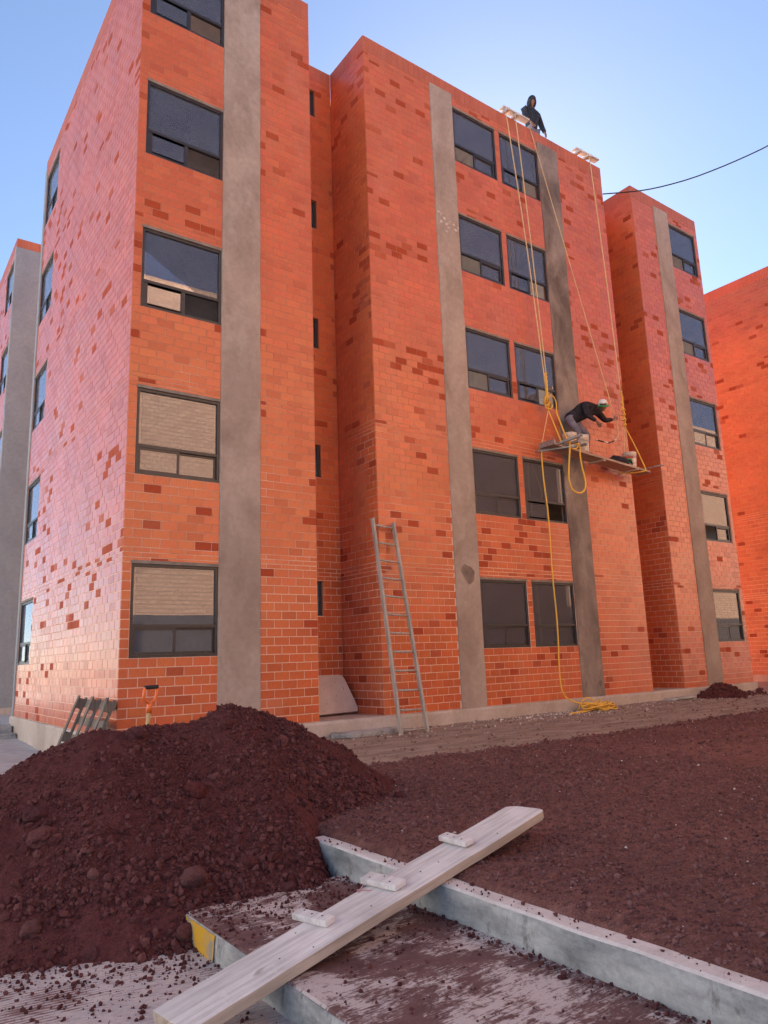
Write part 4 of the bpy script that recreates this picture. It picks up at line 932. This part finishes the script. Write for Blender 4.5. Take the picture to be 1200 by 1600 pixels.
for k in range(7):                                   # loops of the knot
    c0 = KN + Vector((random.uniform(-0.05, 0.05), random.uniform(-0.04, 0.04), random.uniform(-0.16, 0.08))); r0 = random.uniform(0.06, 0.11); a0, a1 = random.uniform(0, 3), random.uniform(-0.7, 0.7)
    kn.tube([c0 + Vector((r0 * math.cos(i * math.pi / 8) * math.cos(a1), 0.05 * math.sin(i * math.pi / 8 + a0), r0 * math.sin(i * math.pi / 8) * 0.8 + r0 * math.cos(i * math.pi / 8) * math.sin(a1))) for i in range(17)], 0.014, 6)
kn.tube(smooth_pts([KN + Vector((0.02, -0.03, 0.12)), KN + Vector((0.14, -0.03, 0.14)), KN + Vector((0.24, -0.03, 0.02)), KN + Vector((0.22, -0.03, -0.18)), KN + Vector((0.20, -0.03, -0.25))]), 0.014, 6)
kn.build('knot', M_ROPE, rope, smooth=True)
zl = pz(8.6) + 0.1
MB().tube(sag(KN + Vector((0.0, 0, -0.2)), (8.56, -0.45, zl), 8), 0.014, 6).build('strand', M_ROPE, rope, smooth=True)
MB().tube(sag(KN + Vector((0.20, -0.03, -0.2)), (8.78, -0.45, zl), 8), 0.017, 6).build('strand', M_ROPE, rope, smooth=True)
lp = MB()
lp.tube(smooth_pts([(8.50, -0.60, zl - 0.02), (8.55, -0.66, zl + 0.03), (8.58, -0.62, 4.9), (8.55, -0.58, 4.55), (8.54, -0.56, 4.28), (8.62, -0.55, 4.08), (8.84, -0.55, 4.02), (9.04, -0.55, 4.12), (9.08, -0.55, 4.32), (8.98, -0.56, 4.6), (8.90, -0.60, 4.88), (8.90, -0.64, zl), (8.9, -0.5, zl + 0.03)], 3), 0.018, 7)
lp.tube(smooth_pts([(8.66, -0.70, zl + 0.04), (8.75, -0.72, zl - 0.06), (8.72, -0.66, zl - 0.15), (8.62, -0.60, zl - 0.12), (8.58, -0.6, zl + 0.02)], 2), 0.016, 7)
lp.build('loop', M_ROPE, rope, smooth=True)
rope2 = thing('rope', (8.2, -0.3, 0), 'long yellow rope dropping from the knot to the coil on the ground', 'rope')
MB().tube(sag(KN + Vector((0, 0, -0.2)), (8.28, -0.14, 5.02), 8) , 0.009, 6).build('strand', M_ROPE_PALE, rope2, smooth=True)
MB().tube(smooth_pts([(8.28, -0.14, 5.02), (8.24, -0.16, 4.4), (8.30, -0.18, 3.6), (8.26, -0.18, 2.4), (8.31, -0.18, 1.4), (8.24, -0.18, 0.5), (8.27, -0.19, 0.12), (8.45, -0.22, -0.02), (8.75, -0.28, -0.10), (8.95, -0.34, -0.16), (9.05, -0.4, -0.17)], 2), 0.0145, 7).build('strand', M_ROPE, rope2, smooth=True)
coil = MB(); random.seed(5)
for k in range(11):
    cx, cy = random.uniform(8.75, 9.2), random.uniform(-0.50, -0.28); rx, ry = random.uniform(0.16, 0.38), random.uniform(0.07, 0.16); ph = random.uniform(0, 6); z0 = float(dirt_z(cx, cy)) + 0.02 + 0.012 * k
    coil.tube([Vector((cx + rx * math.cos(ph + i * 0.35), cy + ry * math.sin(ph + i * 0.35), z0 + 0.016 * math.sin(i * 0.9 + k) + (0.05 if i in (6, 7, 8) and k % 3 == 0 else 0))) for i in range(20)], 0.0145, 6)
coil.tube(smooth_pts([(8.05, -0.52, -0.22), (8.3, -0.50, -0.21), (8.6, -0.44, -0.19), (8.9, -0.40, -0.15), (9.3, -0.38, -0.19), (9.5, -0.44, -0.215)]), 0.0145, 6)
coil.tube(smooth_pts([(8.1, -0.47, -0.22), (8.4, -0.55, -0.215), (8.7, -0.50, -0.19), (9.1, -0.46, -0.16), (9.48, -0.42, -0.21)]), 0.0145, 6)
coil.tube(smooth_pts([(8.62, -0.26, -0.19), (8.78, -0.2, -0.06), (8.95, -0.22, 0.03), (9.08, -0.3, -0.05), (9.0, -0.38, -0.15)]), 0.0145, 6)
coil.build('coil', M_ROPE, rope2, smooth=True)
rope3 = thing('rope', (11.0, -0.2, 6), 'yellow rope holding the right end of the hanging platform', 'rope')
K3 = Vector((11.06, -0.22, 6.15))
MB().tube(sag((10.86, -0.14, 12.78), K3 + Vector((-0.02, 0, 0.55)), 16, 0, 0.03), 0.013, 6).build('strand', M_ROPE_PALE, rope3, smooth=True)
k3 = MB(); k3.tube([K3 + Vector((0.03 * math.cos(i * 1.2), 0.03 * math.sin(i * 1.2), 0.6 - i * 0.036)) for i in range(24)], 0.012, 6); k3.tube([K3 + Vector((0, 0, 0.6)), K3 + Vector((0.02, 0, -0.3))], 0.015, 6)
for k in range(4):
    k3.tube([K3 + Vector((0.045 * math.cos(i * 0.6), 0.045 * math.sin(i * 0.6), -0.22 + 0.12 * k + 0.015 * math.sin(i))) for i in range(12)], 0.013, 6)
k3.build('knot', M_ROPE, rope3, smooth=True)
zr = pz(11.2)
MB().tube(smooth_pts([K3 + Vector((0.02, 0, -0.28)), (11.12, -0.36, 5.5), (11.2, -0.55, zr + 0.06), (11.19, -0.56, zr - 0.02), (11.0, -0.35, zr - 0.03), (10.85, -0.15, zr - 0.01), (10.85, -0.12, zr + 0.08)], 2), 0.015, 7).build('loop', M_ROPE, rope3, smooth=True)
MB().tube(sag(K3 + Vector((-0.02, 0, -0.25)), (10.98, -0.16, zr + 0.06), 6), 0.010, 6).build('strand', M_ROPE_PALE, rope3, smooth=True)
HAND = Vector((10.46, -0.42, 5.93))
rope4 = thing('rope', (10.4, -0.4, 6), 'thin line from the parapet to the hand of the bending worker', 'rope')
MB().tube(sag((8.87, -0.03, 12.84), HAND, 18, 0.0), 0.009, 6).build('strand', M_ROPE_PALE, rope4, smooth=True)
tp = smooth_pts([HAND, HAND + Vector((0.03, -0.01, -0.12)), HAND + Vector((0.04, -0.02, -0.28)), HAND + Vector((0.0, -0.03, -0.42)), HAND + Vector((-0.14, -0.04, -0.54)), HAND + Vector((-0.36, -0.04, -0.63)), HAND + Vector((-0.62, -0.02, -0.62)), HAND + Vector((-0.75, 0, -0.60))], 2)
k0 = len(tp) // 2
MB().tube(tp[:k0 + 1], 0.009, 6).build('strand', M_ROPE_PALE, rope4, smooth=True)
nseg = 7; q0 = tp[k0:]
for k in range(nseg):
    a_, b_ = int(k * (len(q0) - 1) / nseg), int((k + 1) * (len(q0) - 1) / nseg)
    if b_ > a_: MB().tube(q0[a_:b_ + 1], 0.016, 7).build('wrapped_end', M_ROPE_WHITE if k % 3 == 0 else M_BLACK, rope4, smooth=True)
# roof outriggers
for (x0, x1, lab) in ((8.02, 8.78, 'wooden outrigger boards on the parapet left of the man on the roof'), (10.5, 11.28, 'wooden outrigger boards on the parapet near the right corner')):
    t = thing('outrigger', ((x0 + x1) / 2, 0, HT), lab, 'outrigger')
    for xb in (x0 + 0.04, x1 - 0.42): MB().bar((xb, -0.17, HT + 0.035), (xb + 0.02, 1.3, HT + 0.035), 0.08, 0.06).build('beam', M_PLANK, t, bevel=0.004)
    MB().bar((x0 - 0.05, -0.02, HT + 0.115), (x1, -0.05, HT + 0.10), 0.16, 0.035).build('cross_board', M_PLANK, t, bevel=0.004)
    MB().bar((x1 - 0.35, 0.16, HT + 0.085), (x1 + 0.02, 0.16, HT + 0.085), 0.10, 0.03).build('cross_board', M_PLANK, t, bevel=0.004)
# cable
cb = smooth_pts([(11.42, -0.03, 12.07), (11.94, -0.43, 12.09), (12.27, -0.69, 12.12), (12.66, -0.99, 12.21), (13.17, -1.39, 12.37), (13.69, -1.8, 12.60), (14.22, -2.2, 12.87), (14.75, -2.61, 13.17), (16.0, -3.6, 14.0), (18.5, -5.6, 16.0)], 1)
tag(MB().tube(cb, 0.016, 6).build('cable', M_BLACK, None, smooth=True), 'black overhead cable sagging across the sky at the right', 'cable')

# buckets and bag on the platform
def bucket(x, y, r, h, label, stripe=False, tilt=0.0, lumps=False):
    z = pz(x) + 0.052; t = thing('bucket', (x, y, z), label, 'bucket', 'buckets on the hanging platform')
    M = Matrix.Translation((x, y, z)) @ Matrix.Rotation(tilt, 4, 'Y')
    MB().lathe([(0.0001, 0), (r * 0.84, 0), (r * 0.86, 0.01), (r * 0.97, h * 0.82), (r, h * 0.83), (r, h * 0.87), (r * 0.98, h * 0.88), (r, h * 0.98), (r * 1.03, h), (r * 0.95, h), (r * 0.82, 0.02), (0.0001, 0.02)], (0, 0, 0), 24, M).build('body', M_BUCKET, t, smooth=True)
    MB().tube([M @ Vector((r * 1.02 * math.cos(a_), r * 1.02 * math.sin(a_) - 0.004, h * 0.86 - 0.09 * math.sin(a_ - math.pi) * (1 if a_ > math.pi else 0))) for a_ in [math.pi + math.pi * i / 14 for i in range(15)]], 0.004, 6).build('handle', M_STEEL, t, smooth=True)
    if stripe:
        for (nm, mt, z0, z1, a0, a1) in (('label_band', M_RED, 0.55, 0.72, 3.0, 4.3), ('label_band', M_GREEN, 0.22, 0.55, 3.0, 4.1), ('label_band', M_WHITE, 0.30, 0.62, 4.35, 5.1)):
            V = []; F = []
            for i in range(9):
                a_ = a0 + (a1 - a0) * i / 8
                for zz in (z0, z1): rr = r * (0.86 + 0.13 * zz) + 0.002; V.append(M @ Vector((rr * math.cos(a_), rr * math.sin(a_), zz * h)))
            F = [(2 * i, 2 * i + 2, 2 * i + 3, 2 * i + 1) for i in range(8)]
            MB().add(V, F).build(nm, mt, t, smooth=True)
    if lumps: MB().lathe([(r * 0.9, h * 0.8), (r * 0.5, h * 0.84), (0.0001, h * 0.86)], (0, 0, 0), 18, M).build('mortar_fill', M_PLASTER, t, smooth=True)
    return t
bucket(8.93, -0.36, 0.145, 0.36, 'dirty white bucket left of the other by the knees of the worker', lumps=True)
bucket(9.25, -0.42, 0.14, 0.36, 'tan stained bucket standing right in front of the worker', lumps=True)
bucket(10.92, -0.36, 0.155, 0.34, 'white bucket with green and red print at the right platform end', stripe=True)
bm = bmesh.new(); bmesh.ops.create_icosphere(bm, subdivisions=4, radius=1)
for v in bm.verts:
    c = v.co; k = 0.8 + 0.5 * float(fbm(c.x * 2 + c.z, c.y * 2 - c.z, 44, 4)); v.co = Vector((c.x * 0.31 * k, c.y * 0.15 * k, max(-0.05, c.z * 0.13 * k)))
me = bpy.data.meshes.new('bag'); bm.to_mesh(me); bm.free(); me.polygons.foreach_set('use_smooth', np.ones(len(me.polygons), dtype=bool))
bg = thing('bag', (10.5, -0.36, pz(10.5) + 0.05), 'crumpled dark bag lying on the platform left of the printed bucket', 'bag')
o = link('sack', me, M_DARKCLOTH); o.location = (10.5, -0.36, pz(10.5) + 0.10); attach(o, bg)
MB().tube(smooth_pts([(10.62, -0.48, pz(10.6) + 0.12), (10.72, -0.52, pz(10.7) + 0.16), (10.80, -0.5, pz(10.8) + 0.08)]), 0.02, 7).build('strap', M_DARKCLOTH, bg, smooth=True)

# ------------------------------------------------------------------ people
def skinned(name, nodes, edges, mt, parent, sub=2, root=0):
    me = bpy.data.meshes.new(name); me.from_pydata([n[0] for n in nodes], edges, []); me.update()
    me.materials.append(mt); o = bpy.data.objects.new(name, me); COL.objects.link(o)
    sk = o.modifiers.new('skin', 'SKIN'); sk.use_smooth_shade = True
    for i, n in enumerate(nodes):
        r = n[1]; sv = me.skin_vertices[0].data[i]; sv.radius = (r, r) if not hasattr(r, '__len__') else r; sv.use_root = (i == root)
    ss = o.modifiers.new('sub', 'SUBSURF'); ss.levels = sub; ss.render_levels = sub
    attach(o, parent); return o
def V3(*a): return Vector(a)
def hand_nodes(nodes, edges, wrist_i, palm, dirn, side, curl):
    """five separate fingers rooted inside the palm"""
    nodes.append((palm, 0.030)); pi = len(nodes) - 1; edges.append((wrist_i, pi)); dirn = dirn.normalized(); side = side.normalized(); nrm = dirn.cross(side)
    for k, L in enumerate((0.070, 0.080, 0.075, 0.058)):
        b = palm + side * (0.028 - 0.019 * k) + dirn * 0.025; m_ = b + dirn * L * 0.5 + nrm * curl * 0.5; e = b + dirn * L * 0.75 + nrm * curl * 1.4
        nodes += [(b, 0.010), (m_, 0.0095), (e, 0.008)]; n = len(nodes); edges += [(pi, n - 3), (n - 3, n - 2), (n - 2, n - 1)]
    b = palm + side * 0.03 - dirn * 0.01; nodes += [(b, 0.011), (b + side * 0.03 + dirn * 0.03, 0.010), (b + side * 0.03 + dirn * 0.055 + nrm * curl * 0.6, 0.008)]; n = len(nodes)
    edges += [(pi, n - 3), (n - 3, n - 2), (n - 2, n - 1)]
def head_mesh(parent, c, fwd, up, mt=M_SKIN, scale=1.0):
    """head with brow, nose, mouth, chin and ears, one mesh"""
    bm = bmesh.new(); bmesh.ops.create_icosphere(bm, subdivisions=4, radius=1.0)
    for v in bm.verts:
        p = v.co; x, y, z = p.x * 0.078, p.y * 0.098, p.z * 0.118         # -y = face
        if z < -0.02: k = 1 - 0.34 * min(1, (-z - 0.02) / 0.09); x *= k; y = y * (0.92 if y > 0 else 0.97)
        if p.y < -0.3:
            nx = math.exp(-(x / 0.013) ** 2); y -= 0.024 * nx * math.exp(-((z + 0.012) / 0.022) ** 2)
            y -= 0.006 * math.exp(-((z - 0.032) / 0.010) ** 2) * math.exp(-(x / 0.045) ** 2)
            for s_ in (-1, 1): y += 0.010 * math.exp(-((x - s_ * 0.03) / 0.014) ** 2 - ((z - 0.014) / 0.012) ** 2)
            y -= 0.005 * math.exp(-((z + 0.052) / 0.006) ** 2) * math.exp(-(x / 0.02) ** 2); y += 0.005 * math.exp(-((z + 0.060) / 0.004) ** 2) * math.exp(-(x / 0.025) ** 2)
        ea = math.exp(-((y - 0.008) / 0.016) ** 2 - ((z - 0.0) / 0.028) ** 2)
        if abs(p.x) > 0.8: x += math.copysign(0.018 * ea, x)
        v.co = Vector((x, y, z)) * scale
    me = bpy.data.meshes.new('head'); bm.to_mesh(me); bm.free(); me.polygons.foreach_set('use_smooth', np.ones(len(me.polygons), dtype=bool))
    f = Vector(fwd).normalized(); u = (Vector(up) - f * Vector(up).dot(f)).normalized(); r = f.cross(u)
    M = Matrix((r, -f, u)).transposed().to_4x4(); M.translation = c
    o = link('head', me, mt); o.matrix_basis = M; attach(o, parent); return M

w = thing('person', (9.28, -0.35, pz(9.28) + 0.05), 'person in dark hoodie and cap bending forward on the hanging platform', 'person')
zf = pz(9.1) + 0.052; zf2 = pz(9.5) + 0.052
hip = V3(9.10, -0.24, 5.72); ch = V3(9.50, -0.44, 5.97); nk = V3(9.62, -0.56, 6.01); hc_ = V3(9.70, -0.68, 6.00)
sL, sR = V3(9.82, -0.42, 5.99), V3(9.33, -0.50, 6.02)
eL, wL = V3(10.12, -0.40, 5.83), V3(10.38, -0.42, 5.89); eR, wR = V3(9.22, -0.62, 5.74), V3(9.46, -0.68, 5.62)
kL, aL, tL = V3(9.47, -0.40, 5.40), V3(9.50, -0.30, zf2 + 0.09), V3(9.54, -0.44, zf2 + 0.035)
kR, aR, tR = V3(9.14, -0.44, 5.40), V3(9.06, -0.30, zf + 0.09), V3(9.08, -0.45, zf + 0.035)
hL, hR = hip + V3(0.10, 0.02, -0.02), hip + V3(-0.07, -0.05, -0.02)
N = [(hip, 0.09), (hip.lerp(ch, 0.5), 0.095), (ch, 0.12), (nk, 0.055), (sL, 0.045), (eL, 0.036), (wL, 0.028), (sR, 0.045), (eR, 0.036), (wR, 0.028), (hL, 0.085), (kL, 0.056), (aL, 0.038), (hR, 0.085), (kR, 0.056), (aR, 0.038), (nk.lerp(hc_, 0.7), 0.055)]
E_ = [(0, 1), (1, 2), (2, 3), (2, 4), (4, 5), (5, 6), (2, 7), (7, 8), (8, 9), (0, 10), (10, 11), (11, 12), (0, 13), (13, 14), (14, 15), (3, 16)]
hand_nodes(N, E_, 6, HAND + V3(-0.02, 0, -0.01), V3(0.9, 0.0, 0.25), V3(-0.2, -0.2, 1), 0.02); hand_nodes(N, E_, 9, wR + V3(0.05, 0, -0.05), V3(0.7, 0, -0.7), V3(0.4, -0.8, 0.3), 0.012)
skinned('body', N, E_, M_SKIN, w)
skinned('hoodie', [(hip.lerp(ch, -0.12), 0.150), (hip.lerp(ch, 0.5), 0.165), (ch, 0.175), (nk, 0.075), (sL, 0.092), (eL, 0.062), (wL.lerp(eL, 0.1), 0.042), (sR, 0.092), (eR, 0.062), (wR.lerp(eR, 0.1), 0.042), (nk + V3(-0.07, 0.08, 0.04), 0.085)],
        [(0, 1), (1, 2), (2, 3), (2, 4), (4, 5), (5, 6), (2, 7), (7, 8), (8, 9), (3, 10)], M_DARKCLOTH, w)
skinned('trousers', [(hip, 0.142), (hL, 0.10), (kL, 0.075), (aL + V3(0, 0, 0.02), 0.066), (hR, 0.10), (kR, 0.075), (aR + V3(0, 0, 0.02), 0.066), (hip.lerp(ch, 0.35), 0.125)], [(0, 1), (1, 2), (2, 3), (0, 4), (4, 5), (5, 6), (0, 7)], M_JEANS, w)
for a_, t_ in ((aL, tL), (aR, tR)): skinned('boot', [(a_ + V3(0, 0, 0.02), 0.052), (a_ + V3(0, 0.03, -0.05), 0.042), (t_, 0.038)], [(0, 1), (1, 2)], M_BOOT, w)
fw, upv = V3(-0.60, -0.62, -0.50), V3(-0.25, -0.30, 0.9)
MH = head_mesh(w, hc_, fw, upv)
cap = MB(); cap.lathe([(0.092, 0.012), (0.098, 0.04), (0.094, 0.075), (0.075, 0.112), (0.04, 0.132), (0.0001, 0.138)], (0, 0.004, 0.012), 24, MH); o = cap.build('cap', M_WHITE, w, smooth=True)
br = MB(); pts = []
for i in range(9):
    a_ = -1.15 + 2.3 * i / 8
    for (rr, zz) in ((0.090, 0.030), (0.150 + 0.02 * math.cos(a_ * 1.2), 0.016)): pts.append(MH @ Vector((rr * math.sin(a_) * 0.95, -rr * math.cos(a_), zz)))
br.add(pts, [(2 * i, 2 * i + 1, 2 * i + 3, 2 * i + 2) for i in range(8)]); b_ = br.build('brim', M_GREEN, o, smooth=True); so = b_.modifiers.new('solid', 'SOLIDIFY'); so.thickness = 0.006
bd = MB(); pts = []
for i in range(9):
    a_ = -0.8 + 1.6 * i / 8
    for zz in (0.028, 0.062): pts.append(MH @ Vector((0.1005 * math.sin(a_), 0.004 - 0.1005 * math.cos(a_), 0.012 + zz)))
bd.add(pts, [(2 * i, 2 * i + 2, 2 * i + 3, 2 * i + 1) for i in range(8)]); bd.build('badge', M_BOOT, o, smooth=True)

rf = thing('person', (9.45, 0.32, HB - 0.15), 'person in black hooded jacket standing on the roof behind the parapet', 'person')
zd = HB - 0.15
hp_ = V3(9.47, 0.42, zd + 0.92); c2 = V3(9.42, 0.34, zd + 1.34); n2 = V3(9.40, 0.31, zd + 1.47); h2 = V3(9.38, 0.27, zd + 1.60)
s1_, s2_ = V3(9.21, 0.36, zd + 1.38), V3(9.62, 0.32, zd + 1.38)
e1_, w1_ = V3(9.13, 0.30, zd + 1.12), V3(9.20, 0.18, zd + 0.92); e2_, w2_ = V3(9.74, 0.32, zd + 1.12), V3(9.72, 0.22, zd + 0.88)
l1, k1, a1_ = V3(9.37, 0.42, zd + 0.88), V3(9.35, 0.40, zd + 0.48), V3(9.33, 0.45, zd + 0.09); l2, k2, a2_ = V3(9.57, 0.42, zd + 0.88), V3(9.60, 0.40, zd + 0.48), V3(9.62, 0.45, zd + 0.09)
N = [(hp_, 0.12), (hp_.lerp(c2, 0.5), 0.12), (c2, 0.115), (n2, 0.055), (s1_, 0.042), (e1_, 0.036), (w1_, 0.026), (s2_, 0.042), (e2_, 0.036), (w2_, 0.026), (l1, 0.085), (k1, 0.055), (a1_, 0.04), (l2, 0.085), (k2, 0.055), (a2_, 0.04), (n2.lerp(h2, 0.6), 0.055)]
E_ = [(0, 1), (1, 2), (2, 3), (2, 4), (4, 5), (5, 6), (2, 7), (7, 8), (8, 9), (0, 10), (10, 11), (11, 12), (0, 13), (13, 14), (14, 15), (3, 16)]
hand_nodes(N, E_, 6, w1_ + V3(0.01, -0.03, -0.06), V3(0.1, -0.2, -1), V3(0.9, -0.2, 0.1), 0.015); hand_nodes(N, E_, 9, w2_ + V3(-0.01, -0.02, -0.06), V3(-0.1, -0.2, -1), V3(-0.9, -0.2, 0.1), 0.015)
skinned('body', N, E_, M_SKIN, rf)
skinned('jacket', [(hp_ + V3(0, 0, 0.0), 0.155), (hp_.lerp(c2, 0.5), 0.160), (c2, 0.165), (n2, 0.085), (s1_, 0.085), (e1_, 0.066), (w1_.lerp(e1_, 0.1), 0.05), (s2_, 0.085), (e2_, 0.066), (w2_.lerp(e2_, 0.1), 0.05)], [(0, 1), (1, 2), (2, 3), (2, 4), (4, 5), (5, 6), (2, 7), (7, 8), (8, 9)], M_NAVY, rf)
skinned('trousers', [(hp_ + V3(0, 0, -0.02), 0.14), (l1, 0.10), (k1, 0.076), (a1_, 0.066), (l2, 0.10), (k2, 0.076), (a2_, 0.066)], [(0, 1), (1, 2), (2, 3), (0, 4), (4, 5), (5, 6)], M_JEANS, rf)
for a_ in (a1_, a2_): skinned('boot', [(a_, 0.05), (a_ + V3(-0.01, -0.06, -0.04), 0.042), (a_ + V3(-0.02, -0.17, -0.05), 0.038)], [(0, 1), (1, 2)], M_BOOT, rf)
MH2 = head_mesh(rf, h2, V3(-0.35, -0.85, -0.4), V3(0, 0, 1), scale=0.9)
bm = bmesh.new(); bmesh.ops.create_icosphere(bm, subdivisions=4, radius=1.0)
for v in bm.verts:
    p = v.co.copy(); k = 0.60 if (p.y < -0.50 and abs(p.x) < 0.50 and -0.70 < p.z < 0.42) else 1.0
    v.co = Vector((p.x * 0.112, p.y * 0.130 * k + 0.012, p.z * 0.155 + (0.02 if p.z > 0.6 else 0.0)))
me = bpy.data.meshes.new('hood'); bm.to_mesh(me); bm.free(); me.polygons.foreach_set('use_smooth', np.ones(len(me.polygons), dtype=bool))
o = link('hood', me, M_NAVY); o.matrix_basis = MH2; attach(o, rf)
